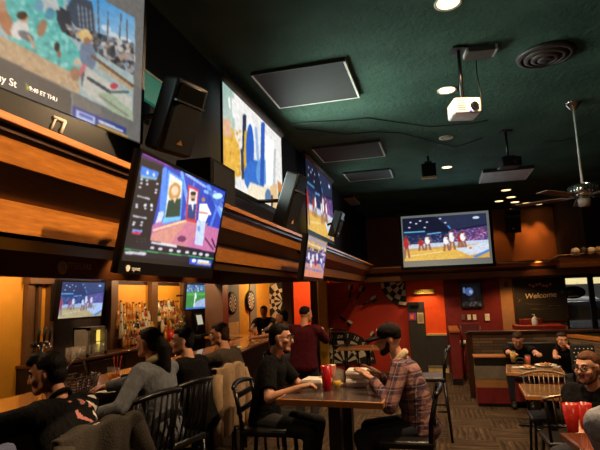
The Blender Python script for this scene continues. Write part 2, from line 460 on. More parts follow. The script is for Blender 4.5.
# ---- bar side
wallbox('wall_bar', (-5.75,2,0), (-5.6,14.15,2.6), M('paint_dark_plum', (44,24,24), .7))
wallbox('ceiling_bar', (-5.75,-1.2,2.6), (-2.1,14.15,2.7), m_black)
struct(MB().span((-4.72,-1.2,2.13), (-4.6,10.14,2.6)).build('bar_header', wood('header_dark_wood', (52,32,18), (84,54,30), (6,.6,6), .45)))
struct(MB().span((-4.6,10.14,2.1), (-2.1,10.26,2.6)).build('bar_header_far', wood('header_dark_wood', (52,32,18), (84,54,30))))
wallbox('wall_bar_near', (-5.75,-3,0), (-5.6,2,2.6), m_bar_orange)
# amber back panels and the wooden uprights between them
def yb(px, X=-5.6): return at(px, 320, X=X).y
for n, (a, b, z0, z1) in enumerate([(-60,24,0,2.35),(37,45,.98,2.1),(113,147,.98,2.12),(153,180,.98,2.12)]):
    wallbox('wall_panel_amber' if n == 0 else 'wall_panel_amber.%03d' % n, (-5.6,yb(a),z0), (-5.575,yb(b),z1), m_bar_orange)
for k, (a, b, dx) in enumerate([(21,27,.10),(28.5,31.5,.05),(34,37,.07),(43,47,.12),(105,112,.12),(146.5,152.5,.12),(179,186,.14),(208,215,.1)]):
    wallbox('trim_%d' % (15+k), (-5.6,yb(a),.0), (-5.6+dx,yb(b),2.6), m_pil)
wallbox('trim_23', (-5.6,yb(20),2.1), (-5.45,yb(45),2.6), m_pil)
# posts at the far end of the bar and the darts nook behind them
wallbox('pillar_bar', (-4.95,10.15,0), (-4.53,10.45,2.6), m_oakd)
wallbox('pillar_bar_middle', (-3.17,10.15,0), (-2.98,10.35,2.6), m_oakd)
wallbox('pillar_bar_slim', (-2.99,11.85,0), (-2.82,12.0,2.6), m_trimd)
wallbox('pillar_mustard', (-2.80,11.86,0), (-2.6,12.1,2.6), m_yellow)
wallbox('wall_darts', (-4.9,10.45,0), (-4.75,14.15,2.6), m_yellow)
wallbox('wall_darts_back', (-4.75,14,0), (-2.6,14.15,2.6), m_orange)
wallbox('wall_darts_side', (-2.6,12.15,0), (-2.5,14.15,2.6), m_orange)
wallbox('wall_darts_back_mural_field', (-4.75,13.985,.9), (-4.08,14.0,2.4), M('mural_olive', (150,142,96), .7))
wallbox('floor_bar', (-7,12.15,-.1), (-2.5,14.15,0), m_carpet)
for k, (a, b) in enumerate([(223,238),(249,255.5)]):
    wallbox('wall_panel_grey' if k == 0 else 'wall_panel_grey.001', (-4.75,at(a,300,X=-4.75).y,.95), (-4.72,at(b,300,X=-4.75).y,2.2), m_grey)
wallbox('wall_panel_cream', (-4.75,10.5,.5), (-4.715,11.5,1.25), m_cream)
# ---- low walls of the dining side
lw = wallbox('wall_low_maroon', (.17,10.45,0), (.34,12.0,1.0), m_maroon)
wallbox('trim_24', (.155,10.42,1.0), (.355,12.0,1.035), m_oakx)
wallbox('baseboard_low', (.16,10.435,0), (.35,10.6,.12), m_black)
wallbox('wall_stone', (.5,9.25,.0), (2.6,9.4,1.08), m_stone)
wallbox('trim_25', (.44,9.2,1.08), (2.65,9.44,1.105), m_trimd)
wallbox('trim_26', (.41,9.23,0), (.51,9.42,1.08), m_trimd)
# sloping-away low wall on the right, capped in wood
def lowright():
    a, b = Vector((2.05,9.2,0)), Vector((3.3,5.8,0)); d = (b-a); n = Vector((d.y,-d.x,0)).normalized()*.07
    for nm, z0, z1, m, k in (('wall_low_right',0,1.0,m_stone,1),('trim_27',1.0,1.04,m_oak,1.25)):
        bb = MB(); q = [a-n*k, b-n*k, b+n*k, a+n*k]
        V = [Vector((v.x,v.y,z0)) for v in q]+[Vector((v.x,v.y,z1)) for v in q]
        bb.mesh(V, [(0,3,2,1),(4,5,6,7),(0,1,5,4),(1,2,6,5),(2,3,7,6),(3,0,4,7)]); struct(bb.build(nm, m))
lowright()
# ---- outdoors behind the windows
wallbox('ground_outside', (1.4,12.2,-.1), (24,40,0), M('asphalt', (62,60,58), .8))
wallbox('exterior_shops', (0,32,-.1), (28,33,5.5), M('shopfront_dark', (66,66,64), .8))
# ================================================================ screens
m_bezel = M('bezel_black_gloss', (7,7,8), .3, spec=.35)
m_case = M('screen_case_black', (16,16,18), .45)
m_letter = M('lettering_pale', (200,198,190), .6)
m_shirtw = (236,232,228)
def V3(p): return Vector(p)
def surround(q, w0, th, back=.0):
    """frame bars round a quad, w0 = left,top,right,bottom widths"""
    TL,TR,BR,BL = [Vector(v) for v in q]; ex = (TR-TL).normalized(); ey = (TL-BL).normalized(); n = ex.cross(ey).normalized()
    l,t,r,b = w0; o = [TL-ex*l+ey*t, TR+ex*r+ey*t, BR+ex*r-ey*b, BL-ex*l-ey*b]
    mb = MB()
    for a, b_, c, d in ((o[0],o[1],TR,TL),(TR,o[1],o[2],BR),(BL,BR,o[2],o[3]),(o[0],TL,BL,o[3])):
        mb.slab([p+n*.004 for p in (a,b_,c,d)], -th if False else th)
    return mb, o, n
def off(q, d):
    TL,TR,BR,BL = [Vector(v) for v in q]; n = (TR-TL).cross(TL-BL).normalized(); return [v+n*d for v in (TL,TR,BR,BL)]
def basket(P, seed=3, sc=1.0):
    """a basketball broadcast in picture percent"""
    P.uv(); P.grad((18,22,44), (34,44,84), 0, 55)
    P.poly([(0,0),(100,0),(100,30),(60,38),(0,30)], (22,26,46))
    P.poly([(40,0),(100,0),(100,25),(58,34)], (52,60,92), .6)
    for x,y in ((10,10),(17,14),(22,8),(30,12),(8,22),(46,6),(27,24),(52,16)): P.ell(x,y,1.5,1.6,(215,225,240))
    P.line(2,33,26,33,1.3,(90,180,220)); P.line(30,40,45,38,1.4,(110,170,220))
    P.poly([(55,38),(100,28),(100,62),(55,64)], (76,60,110)); m = (P.X>55)&(P.Y>33)&(P.Y<63); P.blobs(m, 220, 1.0, [(190,120,190),(120,70,150),(210,170,200),(70,60,130),(200,90,110)], seed)
    m = (P.X<55)&(P.Y>42)&(P.Y<63); P.blobs(m, 130, 1.1, [(40,50,90),(80,90,140),(130,120,150),(26,30,60)], seed+1)
    P.poly([(0,62),(100,60),(100,72),(0,76)], (196,206,226)); P.poly([(0,72),(100,68),(100,100),(0,100)], (206,160,84)); P.poly([(0,78),(60,74),(90,84),(60,100),(0,100)], (222,178,84))
    P.poly([(60,76),(100,66),(100,84),(78,94)], (206,214,228)); P.line(84,97,100,84,2.2,(80,130,200)); P.line(0,90,46,82,.8,(240,220,170))
    W=(240,238,240); R=(176,40,44); S=(150,100,80)
    for x,y,h,c in ((29,44,32,W),(21,50,26,R),(51,46,34,W),(58,36,42,W),(68,44,30,R),(71,40,34,W),(3,42,50,R)):
        P.line(x-1.2,y+h*.5,x-2.6,y+h,1.3,S); P.line(x+1.2,y+h*.5,x+3,y+h,1.3,S)
        P.ell(x,y+h*.33,3.2,h*.27,c); P.line(x+2,y+h*.2,x+5,y+h*.42,1.0,S); P.ell(x,y,1.7,3.4,(96,62,50))
    P.ell(79,77,1.6,2.6,(220,120,40)); P.ell(88,9,4,3,(200,220,235)); P.line(55,24,57,30,1.1,(60,150,230))
    return P

# ---- large projection screen at the near end of the left wall
def screen_one():
    BR = at(139.8,143.5,X=-1.70); P0 = at(0,88,X=-1.80); e = (BR-P0).normalized(); BL = BR-e*2.05
    TR = at(144.6,-6,X=-1.655); q = [TR-e*2.05, TR, BR, BL]
    t = thing('projection_screen', 'huge projection screen with a sunny swimming pool scene, above the ledge\'s near end', 'screen', (-1.8,BR.y-1,2.8))
    inv = Matrix.Translation(-t.location)
    P = Picture(q, 400, 226, (122,119,115))
    P.poly([(104,0),(135,18),(132.7,121),(72,91),(0,55.5),(-260,-80),(-200,-200)], (170,190,190))
    P.poly([(60,-60),(104,0),(135,18),(134,72),(95,45),(66,0)], (108,176,222)); P.grad((84,160,220),(190,212,226),0,60,(P.X>88)&(P.X<135)&(P.Y<62)&(P.Y>(P.X-104)*.58)&(P.Y<(P.X-60)*.9))
    for x,y,a,b in ((112,36,7,4),(124,42,9,5),(106,28,5,3),(128,56,7,6)): P.ell(x,y,a,b,(232,236,238),20,.8)
    P.poly([(12,-40),(62,-30),(64,30),(80,52),(79,90),(55,74),(30,60),(8,38),(5,5)], (96,190,182)); m = (P.X>5)&(P.X<80)&(P.Y>0)&(P.Y<90)&(np.abs(P.C[...,0]-96/255)<.02)
    P.blobs(m, 160, 2.2, [(120,214,204),(80,170,168),(150,226,214),(70,150,156),(176,230,220)], 5, .6)
    P.poly([(66,8),(74,-6),(92,2),(98,42),(84,36),(72,22)], (74,82,94)); 
    for k in range(5): P.line(78+k*4,4+k*2,80+k*4,26+k*3,.6,(150,160,172))
    P.poly([(56,5),(70,12),(74,36),(62,32),(57,20)], (64,66,72)); P.poly([(40,-4),(56,-4),(60,10),(44,12)], (196,200,196)); P.ell(39,6,5,6,(120,170,190)); P.ell(50,14,5,6,(90,150,170))
    for a,b,c,d in ((98,0,99,42),(108,12,107,60),(121,14,119,56),(127,20,127,60)): P.line(a,b,c,d,.6,(96,90,88))
    m = (P.X>66)&(P.X<134)&(P.Y>24+.28*(P.X-66))&(P.Y<34+.62*(P.X-66)); P.blobs(m, 220, 2.6, [(210,208,202),(120,116,112),(70,72,78),(176,150,132),(150,160,176),(44,46,52)], 8, .85)
    P.poly([(0,36),(14,42),(40,56),(78,76),(80,93),(40,76),(0,56)], (196,166,132)); m=(P.X<80)&(P.Y>36)&(P.Y<93)&(P.Y>36+.52*P.X)&(P.Y<56+.49*P.X); P.blobs(m, 120, 1.6, [(214,186,152),(176,144,112),(206,170,130)], 9, .6)
    P.ell(5,20,6,18,(176,118,86),-25); P.ell(2,6,4,6,(190,140,110))
    P.ell(20,30,9,10,(226,222,216),25); P.ell(26,36,9,4,(110,112,118),30); P.ell(24,18,4.6,5,(206,160,130)); P.ell(22,15.5,5.2,4,(44,34,30)); P.line(29,36,35,48,1.3,(206,160,130))
    P.ell(42,28,4.2,9,(170,124,96),15); P.ell(57,47,2.6,5,(40,40,44)); P.ell(59,54,2,4,(150,110,90))
    P.ell(88,56,8,15,(122,136,158),-8); P.ell(85,36,7.4,5,(226,190,124),18); P.ell(85,33,4.2,4.2,(234,202,140)); P.ell(87,41,3,3.6,(170,120,96))
    P.ell(77,62,3.6,4.2,(214,196,170)); P.ell(75,74,5,7,(172,128,102)); P.ell(84,72,4.6,8,(206,120,126)); P.ell(84,80,3,8,(90,92,100))
    P.poly([(86,66),(132,98),(133,121),(90,97),(82,88)], (206,204,192)); P.poly([(96,92),(112,94),(133,112),(133,121),(112,112)], (176,190,160)); P.line(88,78,110,92,1.6,(70,80,88)); P.line(110,92,128,92,1.2,(90,110,108)); P.line(100,96,128,116,1.0,(150,150,130))
    P.ell(114,86,4,3.2,(196,70,90)); P.poly([(98,60),(133,84),(133,92),(98,68)], (190,170,140)); P.line(92,56,133,86,1.4,(120,92,70))
    # caption strip
    P.poly([(-260,-70),(0,57),(72,93),(72,121),(0,89),(-260,-30)], (88,86,84)); P.poly([(72,105),(126.5,128),(126,142),(72,119)], (62,76,150)); P.poly([(76,109),(95,117),(95,127),(76,119)], (196,206,240)); P.poly([(79,112),(93,118),(93,121),(79,115)], (90,110,200))
    P.line(72,93,72,121,.4,(190,190,190)); P.line(99,121,122,131,1.2,(220,224,240)); P.line(99,125.5,126,137,2.0,(196,160,92)); P.poly([(26,83),(30,88),(27,91)], (214,214,60))
    s = P.build('screen', t, .8); s.data.transform(inv)
    fb, o, n = surround(q, (.05,.06,.022,.0), .03); f = fb.build('frame', m_case, t); f.data.transform(inv)
    b = MB(); d0 = Vector((0,0,-.2)); b.slab([BL, BR, BR+d0, BL+d0], .06); f = b.build('lower_case', m_bezel, t); f.data.transform(inv)
    ml = glow('caption_white', (206,206,204), .7)
    def pt(x, y):  # the point of the screen plane seen at x,y
        dd = CW+CR*((x-300)/F_PX)-CU*((y-225)/F_PX); return CAM+dd*((BR-CAM).dot(n)/dd.dot(n))+n*.003
    ey = (TR-BR).normalized()
    text('ray St', .05, inv @ frame_mtx(pt(4.5,80), e, ey), ml, parent=s)
    text('9:40 ET THU', .030, inv @ frame_mtx(pt(43,94.5), e, ey), ml, parent=s)
    mk = MB()
    def bar(p0, p1, w):
        a, b2 = pt2(*p0), pt2(*p1); mk.tube([a, b2], w, 6)
    def pt2(x, y):
        dd = CW+CR*((x-300)/F_PX)-CU*((y-225)/F_PX); v = BL-BR; nn = v.cross(d0).normalized(); return CAM+dd*((BR-CAM).dot(nn)/dd.dot(nn))+n*.004
    bar((53,117),(65,122),.009); bar((64.5,122),(60,133),.009); bar((55,119),(50.5,129),.006)
    k = mk.build('mark', m_letter, t); k.data.transform(inv); k['label'] = 'pale angular mark on black case'
screen_one()
def proj_screen(q, pic, label, Yc, base_w=.03):
    t = thing('projection_screen', label, 'screen', (q[2].x-.05,(q[0].y+q[1].y)/2,q[2].z)); inv = Matrix.Translation(-t.location)
    s = pic.build('screen', t, 1.1); s.data.transform(inv)
    fb, o, n = surround(q, (.02,.0,.02,.07), .02); f = fb.build('frame', m_case, t); f.data.transform(inv)
    c = MB(); c.tube([q[0]+Vector((0,0,.05)), q[1]+Vector((0,0,.05))], .05, 10); f = c.build('roller_case', M('case_grey', (120,116,112), .5), t); f.data.transform(inv)
    return t
def screen_two():
    X=-1.9; q = [at(222,81,X=X), at(281.5,139,X=X), at(282.5,213,X=X), at(223.5,181,X=X)]
    z1 = max(q[0].z,q[1].z); z1=(q[0].z+q[1].z)/2; z0=(q[2].z+q[3].z)/2; y0=(q[0].y+q[3].y)/2; y1=(q[1].y+q[2].y)/2
    q = [Vector((X,y0,z1)),Vector((X,y1,z1)),Vector((X,y1,z0)),Vector((X,y0,z0))]
    P = Picture(q, 200, 120, (232,230,226))
    P.poly([(215,70),(234,90),(236,185),(215,180)], (178,196,184)); P.grad((150,182,172),(214,214,204),85,150,(P.X<232))
    P.line(229,98,230,108,1.0,(236,240,236)); P.line(233,100,234,116,1.6,(240,240,236)); P.line(237,104,238,118,1.6,(240,240,236))
    P.poly([(215,130),(232,128),(240,150),(241,176),(215,172)], (226,176,70)); m=(P.X<241)&(P.Y>130)&(P.Y<178); P.blobs(m, 60, 1.2, [(200,140,40),(240,200,110)], 2, .6); P.poly([(222,118),(230,120),(232,138),(224,136)], (222,176,140))
    P.line(244.5,116,244,150,1.8,(46,50,70)); P.line(246,132,245,168,1.6,(212,170,60)); P.line(242,150,243,178,1.4,(60,60,70))
    P.poly([(248,116),(254,124),(253,190),(247,188)], (250,250,250))
    P.ell(250,150,4,26,(44,92,190)); P.ell(254,176,10,16,(52,110,200)); P.ell(262,172,6,14,(96,150,214)); P.line(263,124,262,186,1.9,(46,90,180)); P.line(256,128,258,160,1.2,(150,180,220))
    P.poly([(250,182),(272,190),(276,210),(246,194)], (238,226,200)); P.poly([(265,134),(274,142),(272,186),(266,184)], (252,252,250)); P.line(275,150,274,190,1.0,(190,196,200))
    P.poly([(270,186),(277,184),(278,210),(271,206)], (224,190,140)); P.poly([(277.5,180),(283,186),(283,213),(279,210)], (196,130,76)); P.ell(280,196,2,4,(60,90,70)); P.ell(268,196,3,7,(90,120,160)); P.line(272,196,272,206,1.0,(70,60,60))
    proj_screen(q, P, 'projection screen with a bright white, blue and yellow picture, between two black speakers', 5)
screen_two()
def screen_three():
    X=-1.9; a = [at(306,160,X=X), at(333,184,X=X), at(332.5,242,X=X), at(307,227,X=X)]
    y0=(a[0].y+a[3].y)/2; y1=(a[1].y+a[2].y)/2; z1=(a[0].z+a[1].z)/2; z0=(a[2].z+a[3].z)/2
    q = [Vector((X,y0,z1)),Vector((X,y1,z1)),Vector((X,y1,z0)),Vector((X,y0,z0))]
    P = basket(Picture(q, 150, 90), 11)
    proj_screen(q, P, 'narrow-looking projection screen with a basketball game, on the left wall above the small hanging television', 8)
screen_three()
def screen_back():
    Y = 11.35; q = [at(401,216.5,Y=Y), at(489,210.5,Y=Y), at(492,262.5,Y=Y), at(403.5,268,Y=Y)]
    x0=(q[0].x+q[3].x)/2; x1=(q[1].x+q[2].x)/2; z1=(q[0].z+q[1].z)/2; z0=(q[2].z+q[3].z)/2
    q = [Vector((x0,Y,z1)),Vector((x1,Y,z1)),Vector((x1,Y,z0)),Vector((x0,Y,z0))]
    t = thing('projection_screen', 'wide projection screen with a basketball game, on the far wall above the orange restroom wall', 'screen', ((x0+x1)/2,Y+.05,z0)); inv = Matrix.Translation(-t.location)
    g = z0+.13; P = basket(Picture([Vector((x0+.03,Y,z1-.05)),Vector((x1-.05,Y,z1-.05)),Vector((x1-.05,Y,g)),Vector((x0+.03,Y,g))], 240, 136), 4)
    s = P.build('screen', t, 1.1); s.data.transform(inv)
    f = MB().slab([v+Vector((0,.006,0)) for v in q], .01).build('screen_sheet', glow('screen_sheet_grey', (112,116,112), .8), t); f.data.transform(inv)
    fb, o, n = surround(q, (.05,.05,.06,.07), .04); f = fb.build('frame', m_bezel, t); f.data.transform(inv)
screen_back()

# ---- televisions
def television(label, q, pic, bez, th=.05, arm=None, strength=1.0, group=None):
    c = sum(q, Vector())/4; t = thing('television', label, 'television', tuple(c), 0, group); inv = Matrix.Translation(-c)
    s = pic.build('screen', t, strength); s.data.transform(inv)
    fb, o, n = surround(q, bez, .02); f = fb.build('bezel', m_bezel, t); f.data.transform(inv)
    f = MB().slab([v-n*.012 for v in o], th).build('back_case', m_case, t); f.data.transform(inv)
    if arm:
        b = MB(); a0 = c-n*.05; b.tube([a0, (a0+Vector(arm))/2+Vector((0,0,.02)), Vector(arm)], .022, 8); f = b.build('mount_arm', m_bmetal, t); f.data.transform(inv)
    return t, inv, n, o
def tilted(TLp, TRp, BRp, BLp, xt):
    TL, TR = at(*TLp, X=xt), at(*TRp, X=xt); BL, BR = at(*BLp, Y=TL.y), at(*BRp, Y=TR.y)
    z1=(TL.z+TR.z)/2; z0=(BL.z+BR.z)/2; xb=(BL.x+BR.x)/2
    return [Vector((xt,TL.y,z1)),Vector((xt,TR.y,z1)),Vector((xb,TR.y,z0)),Vector((xb,TL.y,z0))]
def tv_news():
    q = tilted((141.5,151.5),(225.5,192.5),(210.5,268),(122.5,262),-1.16); P = Picture(q, 240, 150, (14,14,18))
    def c(x, y): return 115+x/3.217, 140+y/3.217
    def pl(pts, col, a=1): P.poly([c(*p) for p in pts], col, a)
    def el(x, y, rx, ry, col, rot=0, a=1): P.ell(*c(x,y), rx/3.217, ry/3.217, col, rot, a)
    def ln(x0,y0,x1,y1,w,col,a=1): P.line(*c(x0,y0), *c(x1,y1), w/3.217, col, a)
    pl([(80,20),(370,165),(368,185),(150,85),(82,55)], (62,34,84)); ln(95,45,180,82,5,(176,90,190),.7); ln(200,92,300,140,3,(120,80,170),.7)
    pl([(160,80),(370,170),(330,360),(112,325)], (44,66,178))
    for x0,y0,x1,y1,w,col in ((160,95,150,230,8,(90,150,240)),(215,105,245,260,5,(120,180,250)),(230,110,290,150,4,(160,200,255)),(300,150,350,260,6,(110,170,245)),(290,165,360,200,5,(150,200,250)),(255,140,225,240,4,(70,110,220)),(320,170,355,240,7,(200,220,255)),(340,180,300,300,4,(80,130,230))): ln(x0,y0,x1,y1,w,col,.85)
    pl([(300,160),(366,182),(362,225),(300,200)], (30,60,170),.6); P.ell(*c(330,180),5,3,(190,230,255)); 
    pl([(112,282),(135,262),(230,258),(336,285),(322,362),(112,325)], (184,108,168)); pl([(120,300),(230,262),(300,268),(230,345),(112,326)], (214,150,120),.8); pl([(180,330),(230,264),(336,290),(322,362)], (196,110,150),.7); ln(125,290,232,258,3,(250,220,140)); el(215,318,14,10,(110,50,90))
    pl([(140,232),(160,228),(150,262),(130,268)], (200,210,230))
    # portraits
    pl([(170,95),(222,128),(212,258),(153,272)], (70,140,230)); pl([(176,106),(217,134),(208,245),(160,252)], (226,226,220))
    el(192,166,19,29,(196,146,78),10); el(193,163,11,15,(240,200,176),10); pl([(172,195),(212,188),(208,245),(161,250)], (28,62,50)); pl([(186,186),(198,186),(192,205)], (236,196,170)); pl([(154,252),(212,246),(210,256),(153,268)], (110,190,240))
    pl([(236,144),(270,160),(260,268),(226,258)], (206,52,70)); pl([(240,154),(266,166),(258,256),(232,250)], (226,226,230)); el(251,183,9,13,(196,150,120)); el(252,172,9,6,(30,24,24)); pl([(236,208),(262,206),(257,256),(232,250)], (40,60,120)); pl([(245,205),(254,205),(250,230)], (220,228,240)); el(251,192,6,4,(60,40,34))
    # presenter
    el(284,192,6,8,(170,120,100)); pl([(272,205),(296,205),(304,235),(292,262),(268,258)], (244,242,246)); ln(294,212,306,238,4,(240,236,240)); pl([(264,258),(292,262),(282,340),(256,336)], (190,206,240)); el(270,285,5,9,(120,150,230)); ln(270,232,296,236,3,(200,140,130))
    ln(290,316,316,352,2,(60,30,60)); ln(312,318,322,345,2.4,(70,30,60))
    # side panel of scores
    pl([(78,55),(152,84),(112,325),(30,345)], (20,20,30)); pl([(86,82),(142,104),(136,126),(80,116)], (56,120,220)); el(105,105,4,7,(230,240,255)); el(125,112,4,6,(200,220,240)); pl([(84,112),(136,122),(134,130),(80,122)], (130,170,190))
    for x,y in ((86,127),(103,130),(136,141),(84,139),(104,142),(80,152),(133,160),(131,170),(70,208),(98,208),(118,214),(70,216),(98,220),(118,224),(96,212),(118,208),(62,265),(86,265),(60,272),(84,274)): el(x,y,5,3.2,(216,218,226))
    ln(74,180,110,190,3,(190,190,200)); ln(60,244,100,252,3,(190,190,200)); pl([(56,285),(88,290),(87,297),(55,294)], (120,150,220)); pl([(54,294),(84,298),(82,305),(53,302)], (206,50,90))
    for k in range(9): el(70+(k%4)*9,318+(k//4)*9,1.4,1.4,(150,150,160))
    # ticker
    pl([(110,322),(322,362),(316,400),(30,372),(34,345)], (28,24,40)); ln(120,330,196,343,4,(220,220,228)); 
    for x in (120,146,180,205,232,256,276,296): el(x,347+(x-120)*.13,7,5,(210,208,216))
    ln(32,350,318,382,1.6,(60,190,90)); ln(36,362,96,366,5,(196,196,204)); pl([(240,378),(312,388),(308,408),(238,400)], (50,80,200)); el(254,388,7,6,(240,244,255)); ln(268,388,300,392,3,(230,234,250)); ln(266,395,304,400,3.4,(200,180,130))
    t, inv, n, o = television('flat television with a sports news studio, two framed portraits, hanging nearest under the wooden ledge', q, P, (.014,.014,.014,.055), .018, (-1.5,2.35,2.3), 1.25)
    ex = (q[1]-q[0]).normalized(); ey = (q[0]-q[3]).normalized(); b0 = q[3]-ey*.03
    k = MB().cyl(b0+ex*.05+n*.004, b0+ex*.05+n*.008, .014, n=14).build('emblem', m_letter, t); k.data.transform(inv)
    text('upnet', .028, inv @ frame_mtx(b0+ex*.11+n*.006, ex, ey), m_letter, parent=t, depth=.001)
tv_news()
def tv_small():
    q = tilted((308.5,233),(327,245.5),(323.5,279),(303,275.5),-1.24); P = Picture(q, 70, 48, (20,20,40))
    m0 = P.Y < 252
    P.poly([(300,225),(335,225),(335,262),(300,246)], (206,160,96)); P.line(300,233,335,251,1.2,(150,150,190)); P.line(306,242,330,252,1.0,(236,214,170)); P.line(303,246.5,330,254.5,.8,(20,18,26))
    P.poly([(300,247.5),(335,257),(335,268),(300,262)], (66,64,120)); P.blobs((P.Y>248)&(P.Y<266), 80, 1.0, [(130,100,180),(60,50,120),(190,170,220),(220,220,240)], 3); P.poly([(300,262),(335,266),(335,290),(300,290)], (206,150,140)); P.poly([(300,270),(318,268),(326,285),(300,285)], (222,140,110))
    for x,y in ((309,256),(313,258),(317,257),(321,262),(311,263)): P.ell(x,y,1.1,4.2,(232,228,236)); P.ell(x,y-4.6,.8,1.0,(90,60,60))
    P.ell(315.5,262,1.2,4,(150,40,70)); P.line(306,268,322,272,.6,(90,130,220)); P.line(320,262,326,275,.7,(80,110,210))
    television('small flat television with a basketball game, hanging from the ledge far along the left soffit', q, P, (.02,.014,.014,.04), .05, (-1.5,q[0].y+.5,2.3), 1.0)
tv_small()
def tv_bar():
    q = tilted((62.5,281.5),(105,283),(102,316),(56.5,318.5),-5.3); P = basket(Picture(q, 96, 58), 21)
    P.put(P.X > -1, (40,110,220), .28)
    television('flat television with a basketball game behind the bar, above the upturned glasses', q, P, (.09,.02,.02,.03), .05, (-5.55,q[0].y+.55,1.9), 1.15)
    q = tilted((187,284.5),(207.5,285),(206,309),(185.8,308.5),-4.99); P = Picture(q, 54, 40).uv()
    P.poly([(0,0),(100,0),(100,34),(0,34)], (70,110,170)); P.blobs(P.Y<34, 70, 3, [(150,180,200),(40,60,110),(210,220,220),(80,130,90)], 4); P.poly([(0,32),(100,30),(100,100),(0,100)], (64,140,72)); P.poly([(0,36),(100,34),(100,44),(0,46)], (90,170,90))
    P.ell(92,98,58,40,(160,180,214)); P.line(42,36,38,92,3,(226,232,232)); P.poly([(0,92),(100,94),(100,100),(0,100)], (60,110,190)); P.ell(44,50,4,10,(240,240,240))
    television('small television with a green playing field, at the far end of the back bar', q, P, (.02,.02,.02,.03), .05, (-5.4,q[0].y+.3,1.9), 1.1)
tv_bar()

# ================================================================ on the ceiling
def ceiling_panel(label, px, z, m, edges=True):
    q = [at(*p, Z=z) for p in px]; x0=(q[0].x+q[3].x)/2; x1=(q[1].x+q[2].x)/2; y0=(q[0].y+q[1].y)/2; y1=(q[2].y+q[3].y)/2
    t = thing('ceiling_panel', label, 'ceiling panel', ((x0+x1)/2,(y0+y1)/2,4.1), 0, 'flat panels fixed to the green ceiling')
    cx, cy = (x0+x1)/2, (y0+y1)/2; a, b = (x1-x0)/2, (y1-y0)/2; dz = z-4.1
    MB().span((-a,-b,dz), (a,b,dz/2)).build('panel', m, t)
    me = M('panel_edge_cream', (196,194,180), .6); e = MB(); w = .022
    e.span((-a-w,-b,dz-.002), (-a,b,0)).span((a,-b,dz-.002), (a+w,b,0)).span((-a-w,b,dz-.002), (a+w,b+w,0)); e.build('edge_trim', me, t)
    MB().span((-a-w,-b-w*.4,dz-.001), (a+w,-b,0)).build('near_edge', m_charcoal, t)
m_pan = M('ceiling_panel_grey', (40,40,38), .85, var=.06)
ceiling_panel('large dark grey ceiling panel with pale edges, nearest the second screen', [(252.5,75.5),(343,62),(358,97),(281,108)], 4.06, m_pan)
ceiling_panel('dark grey ceiling panel with pale edges, second from the camera', [(315,149),(378,142.5),(384,155),(324,163.5)], 4.06, m_pan)
ceiling_panel('dark grey ceiling panel third from the camera, almost unlit', [(345,174),(389,169.5),(392,177),(350,182)], 4.07, M('ceiling_panel_dark', (38,40,38), .6))
ceiling_panel('pale grey ceiling panel beyond the black pole projector', [(487,172.5),(534,168.5),(523,180),(477.5,183)], 4.04, M('ceiling_panel_pale', (160,150,140), .6))
ceiling_panel('narrow pale ceiling panel in the far left corner of the ceiling', [(330,199),(355,197.5),(357,204.5),(331,207)], 4.05, M('ceiling_panel_tan', (136,124,112), .6))
def can(px, label, lit=3.0, r=.075, col=(255,214,150)):
    p = at(*px, Z=4.1); t = thing('recessed_downlight', label, 'ceiling light', tuple(p), 0, 'recessed ceiling lights')
    MB().lathe([(r*1.05,-.001),(r*1.28,-.012),(r*1.3,0)], n=24).build('trim_ring', M('ring_cream', (214,206,188), .5), t)
    MB().lathe([(1e-4,-.004),(r*1.0,-.006),(r*1.0,.0)], n=24).build('lens', glow('can_lens_%.1f' % lit, col, lit), t)
can((448,2.5), 'bright recessed ceiling light nearest the camera', 9, .085)
can((447,90), 'bright recessed ceiling light beside the white projector', 7, .085)
can((446,137.5), 'dim recessed ceiling light with a white ring beyond the white projector', .5, .08, (90,80,60))
can((447,167), 'recessed ceiling light beside the round black hanging fixture', 5, .08)
for i, p in enumerate([(506,190),(511,197),(515,202),(499,201),(527,203),(538.5,204)]):
    can(p, ['recessed ceiling light closest to the camera before the lit ochre wall','recessed ceiling light second closest in the cluster before the ochre wall','recessed ceiling light in the middle of the cluster before the ochre wall','recessed ceiling light furthest left in the cluster before the ochre wall','recessed ceiling light second from the right by the ochre wall','recessed ceiling light furthest right by the ochre wall'][i], 3, .10)
def vent():
    p = at(545,54,Z=4.1); t = thing('ceiling_vent', 'round black ceiling vent with stepped rings', 'vent', tuple(p))
    MB().cyl((0,0,-.004), (0,0,0), .27, n=40).build('back_plate', m_black, t)
    for k, r in enumerate((.27,.205,.14,.08)): MB().lathe([(r,-.004),(r-.004,-.03-.012*k),(r-.045,-.045-.012*k),(r-.05,-.04-.012*k),(r-.01,-.0-.012*k if k<0 else -.004)], n=40).build('ring', M('vent_ring', (54,46,42), .5), t)
    MB().ell((0,0,-.07), (.035,.035,.02)).build('centre_cap', m_black, t)
vent()
def projector(label, px, Y, m, front, size, ptop=None, rz=0):
    p = at(*px, Y=Y); t = thing('projector', label, 'projector', tuple(p), rz); a, b, c = size
    MB().box((0,0,0), size, bev=.02).build('body', m, t)
    le = MB().cyl((a*.22,-b/2-.02,-.01), (a*.22,-b/2+.03,-.01), .035, n=20).build('lens', M('lens_glass', (26,26,36), .08), t)
    MB().cyl((a*.22,-b/2-.024,-.01), (a*.22,-b/2-.019,-.01), .022, n=20).build('lens_front', m_bezel, le)
    v = MB()
    for k in range(5): v.box((-a*.25,-b/2-.001,-c*.3+k*c*.14), (a*.3,.006,c*.05))
    v.build('air_grille', m_black, t)
    top = 4.1-p.z; MB().cyl((-.0,.02,c/2), (-.0,.02,top-.02), .018, n=12).build('pole', m_bmetal, t)
    MB().box((0,.02,top-.012), (.14,.14,.02)).build('ceiling_plate', m_bmetal, t)
    MB().box((0,.02,c/2+.014), (.16,.16,.025)).build('mount_plate', m_bmetal, t)
    return t, size
